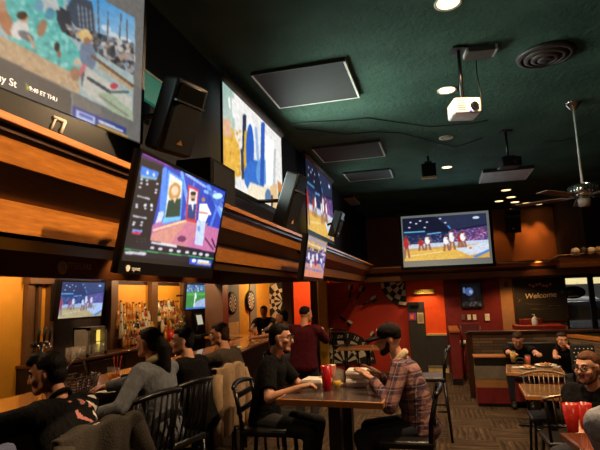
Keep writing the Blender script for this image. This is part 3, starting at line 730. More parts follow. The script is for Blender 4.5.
t, s_ = projector('white projector on a black ceiling pole, near the bright light', (464,109.5), 4.75, M('projector_white', (206,202,198), .4), 0, (.25,.24,.15), rz=.25)
MB().box((.02,-.125,-.055), (.02,.006,.012)).build('status_light', glow('led_blue', (60,70,255), 3), t)
t, s_ = projector('black projector hung on a pole in front of the pale ceiling panel', (509,163), 7.6, m_blackp, 0, (.28,.26,.14), rz=.2)
p = at(429,172,Y=8.6)
t = thing('stage_light', 'black box light with a pale lower lip hanging from the ceiling', 'lamp', tuple(p))
MB().box((0,0,.03), (.24,.22,.2), bev=.015).build('housing', m_blackp, t); MB().box((0,-.03,-.1), (.27,.2,.045), (12,0,0), bev=.008).build('lower_lip', M('lip_cream', (222,196,150), .4), t)
MB().cyl((0,0,.12), (0,0,4.1-p.z), .02).build('stem', m_bmetal, t); MB().box((0,0,.155), (.12,.12,.04)).build('bracket', m_bmetal, t)
p = at(479,50,Z=4.1)
t = thing('ceiling_bracket', 'dark flat box with pale ends fixed to the ceiling above the white projector', 'bracket', tuple(p), .15)
MB().box((0,0,-.03), (.26,.2,.05), bev=.006).build('box', M('box_brown_grey', (58,48,42), .6), t)
for sx in (-1,1): MB().box((sx*.135,-.03,-.03), (.018,.16,.055)).build('end_plate', M('end_plate_pale', (150,146,136), .5), t)
t = MB(); t.tube([at(476,60,Z=4.06), at(477,75,Y=4.85), at(481,95,Y=4.82), at(482,112,Y=4.78), at(470,114,Y=4.77)], .006, 6); tag(t.build('power_cable', m_black), 'thin black cable looping from the ceiling box to the white projector', 'cable')
def cable(pts, label, r=.007):
    b = MB(); P = [at(*p, Z=4.085) for p in pts]; b.tube(P, r, 6); tag(b.build('ceiling_cable', m_black), label, 'cable')
cable([(292,124),(320,121.5),(345,120.5),(368,118),(395,122),(430,127),(470,124),(488,120)], 'thin black cable along the green ceiling, nearer of the long pair')
cable([(296,129),(320,131),(345,134.5),(372,132),(400,133),(430,141),(455,148),(482,138)], 'thin black cable along the green ceiling, farther of the long pair')
cable([(535,148),(548,141),(560,141.5),(578,137),(596,130)], 'short black cable on the ceiling behind the fan rod')
def fan():
    p = at(573,103,Z=4.1); t = thing('ceiling_fan', 'ceiling fan with a long pale rod and chrome slotted hub', 'fan', tuple(p)); hz = at(581,191,Y=p.y).z-4.1
    MB().lathe([(.02,-.09),(.05,-.07),(.095,-.012),(.1,0)], n=24).build('canopy', m_chrome, t)
    MB().cyl((0,0,hz+.08), (0,0,-.06), .014).build('downrod', M('rod_cream', (196,190,178), .35), t)
    h = MB().lathe([(.08,-.07+hz),(.16,-.06+hz),(.165,.06+hz),(.09,.085+hz),(.02,.1+hz)], n=32).build('motor_housing', m_chrome, t)
    sl = MB()
    for k in range(24):
        a = 2*PI*k/24; sl.box((.166*math.cos(a),.166*math.sin(a),hz), (.006,.016,.09), (0,0,math.degrees(a)))
    sl.build('slots', m_black, h)
    for k in range(5):
        a = math.radians(8+72*k); b = MB(); b.box((math.cos(a)*.5,math.sin(a)*.5,hz-.07), (.6,.14,.008), (5,0,math.degrees(a)), bev=.003); bl = b.build('blade', M('blade_brown', (98,78,66), .45), t)
        MB().box((math.cos(a)*.18,math.sin(a)*.18,hz-.075), (.14,.04,.01), (0,0,math.degrees(a))).build('blade_iron', m_chrome, bl)
    MB().lathe([(1e-4,-.2+hz),(.06,-.19+hz),(.075,-.11+hz),(.04,-.07+hz)], n=24).build('light_kit', M('kit_grey', (140,128,116), .4), t)
fan()

# ================================================================ loudspeakers
def loudspeaker(label, loc, rot, w=.36, h=.62, d=.34, logo=True, bracket=None):
    t = thing('loudspeaker', label, 'speaker', loc); t.rotation_euler = [math.radians(a) for a in rot]
    b = MB(); b.prism([(-w/2,0),(w/2,0),(w*.32,d),(-w*.32,d)], 'Z', -h/2, h/2, .02); b.build('cabinet', m_blackp, t)   # front faces -Y
    g = MB(); g.prism([(-w*.44,-h*.46),(w*.44,-h*.46),(w*.44,h*.1),(w*.3,h*.2),(-w*.3,h*.2),(-w*.44,h*.1)], 'Y', -.022, .0, .008); g.build('grille', M('grille_black', (20,20,23), .7, bump=.6, scale=40, spec=.2), t)
    hn = MB(); hn.prism([(-w*.42,h*.22),(w*.42,h*.22),(w*.36,h*.45),(-w*.36,h*.45)], 'Y', -.008, .0, .004); hn.build('horn', m_bezel, t)
    MB().prism([(-w*.43,h*.2),(w*.43,h*.2),(w*.43,h*.225),(-w*.43,h*.225)], 'Y', -.026, 0).build('front_rim', M('rim_grey', (70,70,74), .4), t)
    if logo: k = MB().prism([(-.025,-h*.34),(.025,-h*.34),(0,-h*.27)], 'Y', -.026, -.02).build('logo', M('logo_orange', (206,150,80), .5), t)
    if bracket:
        bb = MB(); inv = (Matrix.Translation(Vector(loc)) @ Euler(t.rotation_euler).to_matrix().to_4x4()).inverted(); bb.tube([Vector((0,d*.9,0)), inv @ Vector(bracket)], .022, 8); bb.build('wall_bracket', m_bmetal, t)
    return t
p = at(184,120,X=-1.44); loudspeaker('tilted black loudspeaker with orange triangle logo, between the first two screens', tuple(p), (24,0,72), .27,.46,.2, bracket=(-1.985,p.y+.1,p.z+.1))
p = at(296,204,X=-1.42); loudspeaker('tilted black loudspeaker between the second and third screens', tuple(p), (20,0,82), .28,.64,.18, bracket=(-1.985,p.y+.15,p.z+.1))
p = at(340,225,X=-1.66); loudspeaker('black loudspeaker with a pale edge beyond the third screen', tuple(p), (20,0,84), .2,.5,.16, bracket=(-1.985,p.y,p.z))
p = at(513,221,Y=14.8); loudspeaker('black loudspeaker mounted on the lit ochre wall', tuple(p), (12,0,6), .44,.66,.34, logo=True, bracket=(p.x,15.2,p.z-.3))
def sub():
    a = at(222,204,X=-1.62); t = thing('subwoofer_box', 'plain black box speaker on the ledge before the second screen', 'speaker', (-1.75,a.y,2.462))
    MB().box((0,0,.21), (.3,.48,.42), bev=.012).build('cabinet', M('box_felt_black', (12,13,17), .9, spec=.15), t); MB().box((.152,0,.21), (.01,.42,.36)).build('grille', M('grille_black', (32,32,36), .6), t)
sub()
p = at(156,94,X=-1.85)
t = thing('wall_screen', 'teal lit panel with a pale top edge between the first screen and the tilted speaker', 'panel', tuple(p))
MB().box((0,0,0), (.03,.42,.2), (0,0,0), bev=.004).build('panel', glow('panel_teal', (34,112,98), .5), t); MB().box((0,0,.107), (.035,.42,.014)).build('top_edge', M('edge_pale', (200,205,200), .5), t)
# emblem and lettering on the dark header over the bar
def header_text():
    a = at(62,267.5,X=-4.598); t = thing('wall_decal', 'grey round emblem and lettering on the dark header above the bar television', 'sign', tuple(a))
    mg = M('decal_grey', (150,146,140), .6)
    e = MB().lathe([(.05,0),(.085,0),(.085,.006),(.05,.006)], n=28, axis=(1,0,0)); e.build('emblem', mg, t)
    for k in range(3):
        an = 2*PI*k/3+.5; MB().cyl((.0,.032*math.cos(an),.032*math.sin(an)), (.006,.032*math.cos(an),.032*math.sin(an)), .022, n=12).build('emblem_mark', mg, t)
    b = at(79.5,266.5,X=-4.598); text('STEELERS', .115, frame_mtx(b-a, (0,1,0), (0,0,1)), mg, parent=t)
header_text()
# ================================================================ people
def skin_mat(name, c): return M(name, c, .55, var=.06, scale=14)
m_skin = {'fair': skin_mat('skin_fair', (206,150,120)), 'tan': skin_mat('skin_tan', (176,120,90)), 'warm': skin_mat('skin_warm', (192,132,100))}
m_lip = M('lips', (156,84,76), .5); m_eyew = M('eye_white', (226,222,214), .2); m_iris = M('iris_brown', (40,26,18), .15)
def hair_mat(name, c):
    t = NT(name); v = t.coord((1,.25,1)); n = t.noise(v, 55, 5, .7); c = srgb(*c)
    t.base(t.ramp(n, [(.35, tuple(x*.5 for x in c)), (.65, tuple(x*1.5 for x in c))])); t.bump(n, .6, .015); return t.done(.6, spec=.12)
m_hair = hair_mat('hair_black', (20,15,14)); m_hairb = hair_mat('hair_brown', (50,33,24)); m_hairg = hair_mat('hair_reddish_brown', (92,60,42))
m_jean = M('denim_dark', (30,34,46), .85, scale=40, bump=.3); m_pblack = M('trousers_black', (18,18,20), .85, scale=30, bump=.3); m_shoe = M('shoe_dark', (28,24,24), .5); m_frame = M('glasses_frame_dark', (24,20,20), .3)
def cloth(name, c, f=9, amt=.7):
    if name in MATS: return MATS[name]
    t = NT(name); v = t.coord((1,1,.6)); n = t.noise(v, f, 4, .6); c = srgb(*c)
    t.base(t.ramp(t.noise(v, 30), [(.3, tuple(x*.82 for x in c)), (.7, tuple(min(1, x*1.18) for x in c))])); t.bump(n, amt, .05); MATS[name] = t.done(.92, spec=.12); return MATS[name]
def remeshed(prims, voxel, smooth=6, flat=()):
    """one smooth continuous surface grown round tapered capsules and ellipsoids"""
    b = MB()
    for p in prims:
        k = p[0]
        if k == 'c': b.cap(p[1], p[2], p[3], p[4], 12)
        elif k == 'e': b.ell(p[1], p[2], mtx=p[3] if len(p) > 3 else None, nu=20, nv=12)
        elif k == 'f': b.cyl(p[1], p[2], p[3], p[4], 18)
    me = bpy.data.meshes.new('tmp'); b.bm.to_mesh(me); b.bm.free()
    o = bpy.data.objects.new('tmp', me); COL.objects.link(o)
    r = o.modifiers.new('r', 'REMESH'); r.mode = 'VOXEL'; r.voxel_size = voxel; r.use_smooth_shade = True
    if smooth:
        s = o.modifiers.new('s', 'SMOOTH'); s.iterations = smooth; s.factor = .5
    dg = bpy.context.evaluated_depsgraph_get(); dg.update()
    out = bpy.data.meshes.new_from_object(o.evaluated_get(dg))
    bpy.data.objects.remove(o); bpy.data.meshes.remove(me)
    for p in out.polygons: p.use_smooth = True
    return out
def rx(a): return Matrix.Rotation(math.radians(a), 3, 'X')
def ry(a): return Matrix.Rotation(math.radians(a), 3, 'Y')
def rzm(a): return Matrix.Rotation(math.radians(a), 3, 'Z')
def ik(a, b, l1, l2, pole):
    a = Vector(a); b = Vector(b); d = b-a; L = d.length
    if L > (l1+l2)*.995: b = a+d*((l1+l2)*.995/L); d = b-a; L = d.length
    u = d/L; x = (l1*l1-l2*l2+L*L)/(2*L); h = math.sqrt(max(0, l1*l1-x*x))
    p = Vector(pole); p = (p-u*p.dot(u)); p = p.normalized() if p.length > 1e-4 else Vector((0,0,-1))
    return a+u*x+p*h, b
def person(label, loc, face, hip=.80, lean=10, bend=0, twist=0, head=(0,0,0), hands=None, feet=None, skin='warm', hair='short', hairm=None,
           top=None, sleeve='short', pants=None, shoes=None, beard=False, cap=None, glasses=False, voxel=.011, scale=1.0, build=1.0,
           seated=True, collar=None, group=None, curl=.5, handrot=None, neckf=.0, prints=None):
    """loc: floor point under the hips; face: direction in degrees the body looks at (0 = +Y, 90 = -X)"""
    t = thing('person', label, 'person', loc, math.radians(face), group); t.scale = (scale,)*3
    P = Vector((0,0,hip)); Rs = rx(-lean); Rc = rzm(twist) @ rx(-(lean+bend)) if twist else rx(-(lean+bend))
    W_ = P+Rs @ Vector((0,0,.17)); C = W_+Rc @ Vector((0,.0,.17)); N = C+Rc @ Vector((0,-.005,.16)); bw = build
    hy, hp, hr = head; Rh = rzm(hy+twist) @ rx(-hp) @ ry(hr); hb = N+Rc @ Vector((0,.02+neckf,.052))
    H = hb+Rh @ Vector((0,.022,.125))            # centre of the skull
    def h(x,y,z): return H+Rh @ Vector((x,y,z))
    S = {s: C+Rc @ Vector((s*.165*bw,0,.105)) for s in (-1,1)}
    hands = hands or {}; EL = {}; HA = {}
    for s in (-1,1):
        tgt = hands.get(s, Vector((s*.2,.32,hip+.1))); tgt = Vector(tgt)
        pole = Vector((s*.6,-.45,-.75)); EL[s], HA[s] = ik(S[s], tgt, .285, .255, pole)
    HJ = {s: P+Vector((s*.095,.01,-.02)) for s in (-1,1)}; KN = {}; FT = {}
    for s in (-1,1):
        if seated:
            f = Vector((feet or {}).get(s, (s*.13,.44,hip-.5))); KN[s], FT[s] = ik(HJ[s], f, .43, .41, Vector((s*.15,1,.7)))
        else:
            f = Vector((feet or {}).get(s, (s*.11,.0,.085))); KN[s], FT[s] = ik(HJ[s], f, .43, .42, Vector((0,1,0)))
    toe = Vector((0,1,0))
    def torso(o, hipo=None):
        ho = o if hipo is None else hipo; out = []
        K = [(P+Rs @ Vector((0,0,-.03)), .166*bw+ho, .118*bw+ho, Rs), (W_-Rs @ Vector((0,0,.03)), .150*bw+o, .108*bw+o, Rs), (C-Rc @ Vector((0,0,.03)), .160*bw+o, .114*bw+o, Rc), (C+Rc @ Vector((0,0,.06)), .164*bw+o, .108*bw+o, Rc)]
        for i in range(3):
            for j in range(4):
                u = j/4; A, B = K[i], K[i+1]; out.append(('e', A[0].lerp(B[0], u), (A[1]*(1-u)+B[1]*u, A[2]*(1-u)+B[2]*u, .105), A[3]))
        out += [('e', K[3][0], (K[3][1], K[3][2], .085+o), Rc), ('c', S[-1]+Rc @ Vector((.03,0,-.005)), S[1]-Rc @ Vector((.03,0,.005)), .064+o, .064+o)]
        for s_ in (-1,1): out.append(('c', N+Rc @ Vector((0,0,-.035)), S[s_].lerp(N, .2)+Rc @ Vector((0,0,.012)), .05+o*.8, .05+o))
        return out
    body = torso(0)
    for s in (-1,1):
        body += [('c', S[s], EL[s], .052*bw, .041), ('c', EL[s], HA[s], .041, .027), ('c', HJ[s], KN[s], .082*bw, .056), ('c', KN[s], FT[s], .054, .036)]
        body += [('c', FT[s]+Vector((0,-.03,-.03)), FT[s]+Vector((0,.14,-.045)), .036, .03)]
    body += [('c', N+Rc @ Vector((0,0,-.05)), hb+Rh @ Vector((0,.0,.06)), .058, .053)]
    body += [('e', h(0,-.012,.018), (.074,.09,.086), Rh), ('e', h(0,.018,-.03), (.062,.072,.078), Rh), ('c', h(-.028,.058,-.088), h(.028,.058,-.088), .024, .024), ('c', h(0,.07,-.095), h(0,.072,-.095), .02, .02),
             ('c', h(-.045,.0,-.06), h(-.02,.06,-.092), .03, .02), ('c', h(.045,.0,-.06), h(.02,.06,-.092), .03, .02),
             ('c', h(0,.083,.012), h(0,.104,-.03), .009, .0145), ('c', h(-.035,.074,.026), h(.035,.074,.026), .012, .012), ('c', h(-.018,.08,-.062), h(.018,.08,-.062), .0095, .0095)]
    for s in (-1,1): body += [('e', h(s*.077,-.012,-.008), (.011,.021,.034), Rh), ('e', h(s*.042,.055,-.03), (.026,.026,.024), Rh)]
    # palms belong to the body; fingers are short bent chains rooted in them
    fingers = []
    for s in (-1,1):
        d = (HA[s]-EL[s]).normalized(); hr_ = (handrot or {}).get(s)
        if hr_: d = Vector(hr_[0]).normalized()
        up = Vector(hr_[1]) if hr_ else Vector((0,0,1)); side = d.cross(up)
        side = side.normalized() if side.length > .05 else Vector((1,0,0)); nrm = side.cross(d).normalized()
        pc = HA[s]+d*.045; Rp = Matrix((side, d, nrm)).transposed()
        body.append(('e', pc, (.041,.054,.019), Rp)); body.append(('c', HA[s], pc, .026, .024))
        cu = curl if not isinstance(curl, dict) else curl.get(s, .4)
        for i, (fx, L) in enumerate(((-.03,.066),(-.0105,.078),(.0095,.073),(.028,.056))):
            fx *= s; a0 = pc+side*fx+d*.035; dd = (d+side*fx*3).normalized(); pts = [a0]; ang = 0
            for q in range(3):
                ang += cu*.75; v = dd*math.cos(ang)-nrm*math.sin(ang); pts.append(pts[-1]+v*L*(.48,.3,.24)[q])
            fingers.append((pts, (.0098,.0092,.0085,.007)))
        a0 = HA[s]+d*.02-side*s*.028; v = (d*.7-side*s*.75-nrm*.25).normalized(); v2 = (d*.95-side*s*.2-nrm*.3).normalized()
        fingers.append(([a0, a0+v*.038, a0+v*.038+v2*.032, a0+v*.038+v2*.055], (.0125,.011,.0098,.0075)))
    me = remeshed(body, voxel, 5); bm = bmesh.new(); bm.from_mesh(me); bpy.data.meshes.remove(me)
    b = MB(); b.bm.free(); b.bm = bm
    for pts, rs in fingers: b.tube(pts, 0, 8, rs)
    Hi = Rh.inverted()
    for f in b.bm.faces:
        f.smooth = True; c = Hi @ (f.calc_center_median()-H)
        if abs(c.x) < .024 and -.075 < c.z < -.05 and c.y > .075: f.material_index = 1
    o = b.build('body', [m_skin[skin], m_lip], t, fix=False)
    # eyes and brows
    for s in (-1,1):
        e = MB().ell(h(s*.032,.068,.004), (.0155,.012,.0095), mtx=Rh, nu=12, nv=8).build('eye', m_eyew, t)
        MB().ell(h(s*.032,.078,.004), (.0065,.0035,.0065), mtx=Rh, nu=10, nv=6).build('iris', m_iris, e)
        MB().tube([h(s*.014,.086,.026), h(s*.033,.085,.033), h(s*.052,.07,.027)], .0045, 6).build('eyebrow', hairm or m_hair, t)
    def dress(name, prims, mat, vox=voxel, sm=4):
        me = remeshed(prims, vox, sm); me.name = name; [me.materials.append(m_) for m_ in (mat if isinstance(mat, list) else [mat])]
        ob = bpy.data.objects.new(name, me); COL.objects.link(ob); ob.parent = t; return ob
    hm = hairm or m_hair
    if hair:
        hp_ = [('e', h(0,-.03,.036), (.081,.086,.082), Rh), ('e', h(0,.004,.074), (.058,.064,.036), Rh), ('e', h(0,-.055,-.015), (.07,.055,.07), Rh)]
        if hair == 'swept': hp_ += [('e', h(.01,.035,.092), (.06,.055,.035), Rh), ('c', h(-.03,.07,.075), h(.04,.05,.1), .022, .03)]
        if hair == 'buzz': hp_ = [('e', h(0,-.027,.033), (.0775,.083,.076), Rh), ('e', h(0,.0,.068), (.055,.06,.034), Rh)]
        if hair in ('ponytail',): hp_ += [('c', h(0,-.1,.03), h(0,-.14,-.06), .036, .055), ('c', h(0,-.14,-.06), h(.0,-.14,-.22), .055, .05), ('c', h(0,-.14,-.22), h(.01,-.13,-.38), .05, .018)]
        if hair == 'long':
            hp_ += [('c', h(s*.06,-.03,.0), h(s*.07,-.02,-.17), .035, .028) for s in (-1,1)]+[('c', h(0,-.07,-.02), h(0,-.075,-.22), .055, .045)]
        dress('hair', hp_, hm, min(voxel,.009), 3)
    if beard: dress('beard', [('c', h(-.03,.058,-.096), h(.03,.058,-.096), .026, .026), ('c', h(s_:=-.05,.02,-.075), h(-.066,.0,-.02), .026, .018), ('c', h(.05,.02,-.075), h(.066,.0,-.02), .026, .018), ('c', h(-.05,.02,-.075), h(-.028,.06,-.095), .026, .028), ('c', h(.05,.02,-.075), h(.028,.06,-.095), .026, .028), ('c', h(-.022,.086,-.047), h(.022,.086,-.047), .0085, .0085)], hm, .007, 2)
    if glasses:
        g = MB()
        for s in (-1,1):
            q = [h(s*(.034+.026*math.cos(a)), .098-.004*abs(math.cos(a)), .002+.019*math.sin(a)) for a in [2*PI*i/16 for i in range(17)]]
            g.tube(q, .003, 6); g.tube([h(s*.06,.094,.008), h(s*.078,.05,.012), h(s*.08,-.01,.008)], .003, 6)
        g.tube([h(-.01,.1,.006), h(0,.103,.009), h(.01,.1,.006)], .003, 6); gl = g.build('glasses', m_frame, t); gl['label'] = 'dark framed glasses'
    if cap:
        cm = cap; c_ = dress('cap', [('e', h(0,-.012,.052), (.088,.1,.078), Rh), ('f', h(0,-.012,.035), h(0,-.012,.06), .089, .09)], cm, .008, 3)
        br = MB(); V = []; n = 12
        for lay in (0,-.014):
            for i in range(n+1):
                a = -1.15+2.3*i/n; V.append(h(.083*math.sin(a), .07*math.cos(a), .034+lay))
            for i in range(n+1):
                a = -1.0+2.0*i/n; V.append(h(.088*math.sin(a), .075+.105*math.cos(a)**.6 if math.cos(a) > 0 else .075, .03-.02*abs(math.sin(a))**2+lay))
        F = []; m_ = 2*(n+1)
        for i in range(n):
            F.append((i,i+1,n+2+i,n+1+i)); F.append((m_+i+1,m_+i,m_+n+1+i,m_+n+2+i)); F.append((n+1+i,n+2+i,m_+n+2+i,m_+n+1+i)); F.append((i+1,i,m_+i,m_+i+1))
        br.mesh(V, F, True); br.build('cap_bill', cm, c_)
        MB().ell(h(0,-.012,.131), (.012,.012,.006), mtx=Rh, nu=10, nv=6).build('cap_button', cm, c_)
        eb = MB().ell(h(0,.078,.075), (.016,.006,.016), mtx=Rh, nu=10, nv=8).build('cap_emblem', m_letter, c_)
    # clothes
    if top:
        o_ = .015; g = torso(o_, .02); g.append(('e', P+Rs @ Vector((0,0,.0)), (.172*bw,.125*bw,.1), Rs))
        for s in (-1,1):
            if sleeve == 'short': g.append(('f', S[s], S[s].lerp(EL[s], .78), .07*bw, .063*bw)); g.append(('c', S[s], S[s].lerp(EL[s],.4), .068*bw, .06))
            elif sleeve == 'sleeveless': g.append(('c', S[s], S[s].lerp(EL[s],.1), .06, .05))
            else: g += [('c', S[s], EL[s], .07*bw, .06), ('c', EL[s], EL[s].lerp(HA[s],.5), .06, .05), ('f', EL[s].lerp(HA[s],.3), EL[s].lerp(HA[s],.95), .053, .043)]
        sh = dress('shirt', g, [top]+[m for _, m in prints] if prints else top, voxel)
        if prints:
            Ci = Rc.inverted()
            for p_ in sh.data.polygons:
                q_ = Ci @ (p_.center-C)
                for k_, (fn, m) in enumerate(prints):
                    if fn(q_): p_.material_index = k_+1
        if collar: 
            ring = [N+Rc @ Vector((.064*math.sin(a), .06*math.cos(a)-.004, .012-.03*math.cos(a))) for a in [2*PI*i/18 for i in range(19)]]
            MB().tube(ring, .03 if collar is not m_tee else .013, 8).build('collar', collar, sh)
    pm = pants or m_jean; g = [('e', P+Vector((0,0,-.015)), (.17*bw+.008,.125*bw+.008,.11), Rs)]
    for s in (-1,1): g += [('c', HJ[s], KN[s], .095*bw, .07), ('c', KN[s], KN[s].lerp(FT[s],.6), .07, .06), ('f', KN[s].lerp(FT[s],.4), KN[s].lerp(FT[s],.97), .063, .055)]
    dress('trousers', g, pm, max(voxel,.012))
    for s in (-1,1):
        f = FT[s]; MB().cap(f+Vector((0,-.04,-.035)), f+Vector((0,.15,-.05)), .045, .04).cap(f+Vector((0,-.03,.0)), f+Vector((0,.02,-.02)), .05, .045).build('shoe', shoes or m_shoe, t)
    t['_head'] = list(H)
    return t
m_tee = cloth('tee_black', (16,16,17)); m_teew = M('print_white', (216,212,204), .8)
def mk_plaid():
    t = NT('plaid_flannel'); v = t.coord(); s = t.add('ShaderNodeSeparateXYZ'); t.link(v, s.inputs[0])
    def band(u, per, w, ph=0):
        f = t.math('FRACT', t.math('ADD', t.math('DIVIDE', u, per), ph)); return t.math('LESS_THAN', f, w)
    u = t.math('ADD', s.outputs[1], t.math('MULTIPLY', s.outputs[0], .45))
    a = band(u, .09, .5); b = band(s.outputs[2], .09, .5); a2 = band(u, .09, .07, .72); b2 = band(s.outputs[2], .09, .07, .72)
    sm = t.math('MULTIPLY', t.math('ADD', a, b), .5); col = t.ramp(sm, [(.0, srgb(158,118,112)), (.45, srgb(112,82,88)), (.95, srgb(66,58,76))], 'CONSTANT')
    mx = t.add('ShaderNodeMix', data_type='RGBA'); t.link(t.math('MULTIPLY', t.math('MAXIMUM', a2, b2), .5), mx.inputs[0]); t.link(col, mx.inputs[6]); mx.inputs[7].default_value = (*srgb(184,150,140), 1)
    t.base(mx.outputs[2]); t.bump(t.noise(v, 9), .6, .05); return t.done(.95, spec=.1)
m_plaid = mk_plaid()
def head_at(px, D): return at(*px, D=D)
def W2L(t, p):
    """world point to the person's own frame"""
    return (Matrix.Translation(t[0]) @ Matrix.Rotation(math.radians(t[1]), 4, 'Z')).inverted() @ Vector(p)
def dbg(t, px):

    del t['_head']
def put(label, hpx, D, face, **kw):
    """seat or stand a person whose head is seen at hpx, D metres into the room"""
    hw = kw.pop('handsw', None); hp = at(*hpx, D=D); lean = kw.get('lean',10); bend = kw.get('bend',0); hip = kw.get('hip',.8)
    sc = kw.get('scale', 1.0)
    # forward offset of the head above the hips
    l1, l2 = math.radians(lean), math.radians(lean+bend); f = .17*math.sin(l1)+.40*math.sin(l2)+.04*math.cos(l2)+.12*math.sin(math.radians(kw.get('head',(0,0,0))[1]))+.02
    f *= sc; a = math.radians(face); loc = Vector((hp.x+f*math.sin(a), hp.y-f*math.cos(a), 0))
    if hw: kw['hands'] = {s: W2L((loc, face), p)/sc for s, p in hw.items()}
    t = person(label, tuple(loc), face, **kw); dbg(t, hpx); return t
# --- at the bar, nearest first
p1 = put('man in black graphic tee with slicked black hair, seated nearest at the bar', (46,372), 2.88, 80, hip=.80, lean=16, bend=10, head=(28,12,0), hair='swept', hairm=m_hair, top=m_tee, skin='warm',
    handsw={-1:(-2.72,2.02,1.13), 1:(-2.74,2.3,1.11)}, feet={-1:(-.13,.4,.34),1:(.13,.4,.34)}, voxel=.009, build=1.06, collar=m_tee, curl=.7, prints=[(lambda q: q.y < -.02 and math.sin(q.x*70+3*math.sin(q.z*40))+math.sin(q.z*60+q.x*30) > .9 and q.x > -.02 and abs(q.z-.0) < .13, M('print_pink', (176,110,104), .8)), (lambda q: q.y < -.02 and .1 < q.x < .19 and math.sin(q.z*90+q.x*50) > .3 and abs(q.z) < .14, m_teew)])
p2 = put('woman in grey blue jacket with long dark ponytail, seated at the bar', (146,344), 4.0, 78, hip=.82, lean=8, bend=4, head=(8,6,0), hair='ponytail', hairm=m_hair, top=cloth('jacket_grey_blue', (104,108,116), 7), sleeve='long',
    handsw={-1:(-2.5,3.2,1.0), 1:(-2.68,3.6,1.12)}, feet={-1:(-.13,.4,.34),1:(.13,.4,.34)}, voxel=.010, pants=m_pblack, build=1.04, collar=M('jacket_yoke', (150,136,96), .9))
p3 = put('man in plain black jacket turned to talk beside the ponytailed woman', (180,339), 4.5, 84, hip=.80, lean=12, bend=6, head=(28,4,0), hair='short', hairm=m_hair, top=cloth('jacket_black', (15,14,15)), sleeve='long',
    handsw={-1:(-2.8,3.9,1.12), 1:(-2.85,4.3,1.12)}, feet={-1:(-.13,.4,.34),1:(.13,.4,.34)}, voxel=.011, skin='fair', pants=m_pblack, build=1.08)
p4 = put('man in grey brown jacket seated on the bar chair draped with a tan coat', (217,337), 5.2, 84, hip=.80, lean=12, bend=8, head=(18,6,0), hair='short', hairm=m_hairb, top=cloth('jacket_grey_brown', (70,60,52)), sleeve='long',
    handsw={-1:(-2.8,4.62,1.12), 1:(-2.85,5.0,1.12)}, feet={-1:(-.13,.4,.34),1:(.13,.4,.34)}, voxel=.012, skin='warm', build=1.04)
p6 = put('man with dark hair and bare forearms leaning on the far bend of the bar', (280,318), 8.3, 96, hip=.86, lean=18, bend=10, head=(8,0,0), hair='short', hairm=m_hair, top=cloth('tee_pale', (120,112,104)), skin='tan',
    handsw={-1:(-3.0,7.95,1.14), 1:(-3.0,8.35,1.14)}, feet={-1:(-.13,.4,.34),1:(.13,.4,.34)}, voxel=.013)
p5 = put('man in black tee facing us from the far end of the bar', (263.5,312.5), 10.9, 188, hip=.86, lean=10, bend=6, head=(0,6,0), hair='short', hairm=m_hair, top=m_tee, skin='tan',
    handsw={-1:(-3.42,9.75,1.12), 1:(-3.8,9.75,1.12)}, voxel=.014, build=1.08)
p7 = put('man in maroon top standing with his back to us by the mustard post', (306,313.5), 7.0, -8, hip=.89, lean=5, bend=4, head=(-22,4,0), hair='buzz', hairm=m_hair, top=cloth('top_maroon', (62,13,22)), sleeve='long', seated=False,
    handsw={-1:(-1.95,7.05,1.18), 1:(-1.66,7.2,1.3)}, voxel=.012, build=1.16, skin='warm', pants=m_pblack)
# --- at the nearest high table
p9 = put('man with glasses in black tee eating at the high table, facing right', (284,336), 4.3, -86, hip=.80, lean=6, bend=8, head=(0,6,0), hair='short', hairm=m_hair, top=m_tee, skin='fair', glasses=True,
    handsw={-1:(-1.02,4.25,1.1), 1:(-1.10,3.92,1.09)}, feet={-1:(-.13,.36,.32),1:(.13,.36,.32)}, voxel=.008, build=1.0, pants=m_pblack, curl=.8, collar=m_tee)
p10 = put('bearded man in plaid jacket and dark cap at the high table, facing left', (385,337), 3.98, 88, hip=.80, lean=10, bend=10, head=(4,8,0), hair='buzz', hairm=m_hairb, beard=True, cap=M('cap_dark', (38,33,32), .9, scale=30, bump=.3, spec=.1), top=m_plaid, sleeve='long', skin='fair',
    handsw={-1:(-.53,3.90,1.165), 1:(-.50,4.10,1.17)}, feet={-1:(-.13,.36,.32),1:(.13,.36,.32)}, voxel=.008, build=1.06, collar=M('fleece_cream', (216,196,160), .95, scale=60, bump=.8), curl=.25,
    handrot={-1:((.1,.8,.6),(-.2,-.6,.8)), 1:((-.1,.8,.6),(.2,-.6,.8))})
# --- dining side
p11 = put('man in black tee with white print looking down at his plate by the stone wall', (518,341), 7.75, 172, hip=.48, lean=20, bend=20, head=(0,30,0), prints=[(lambda q: q.y > .06 and .004 < ((q.x)**2+(q.z+.02)**2) < .0085 or (q.y > .06 and abs(q.z+.03) < .02 and abs(q.x) < .05), m_teew)], hair='short', hairm=m_hairb, top=m_tee, skin='fair',
    handsw={-1:(1.36,7.55,.86), 1:(1.0,7.55,.86)}, feet={-1:(-.13,.4,.09),1:(.13,.4,.09)}, voxel=.011, build=1.05)
p14 = put('woman in black top resting her face on her hand beside the stone wall', (559.5,341.5), 7.6, 140, hip=.47, lean=18, bend=16, head=(40,10,0), hair='long', hairm=m_hairb, top=m_tee, sleeve='sleeveless', skin='fair',
    handsw={-1:tuple(at(566,345,D=7.5)+Vector((.05,-.03,-.05))), 1:(1.42,7.45,.80)}, feet={-1:(-.13,.4,.09),1:(.13,.4,.09)}, voxel=.011, build=.92, scale=.96)
p12 = put('bearded man with glasses in black shirt sipping a drink at the near table', (587,380), 3.95, 140, hip=.47, lean=8, bend=8, head=(-6,4,0), hair='short', hairm=m_hairg, beard=True, glasses=True, scale=1.04, top=cloth('shirt_black', (19,18,19)), skin='fair',
    handsw={-1:(1.35,4.15,.64), 1:(.98,4.3,.62)}, feet={-1:(-.13,.4,.09),1:(.13,.4,.09)}, voxel=.009, build=1.12, curl=1.0)
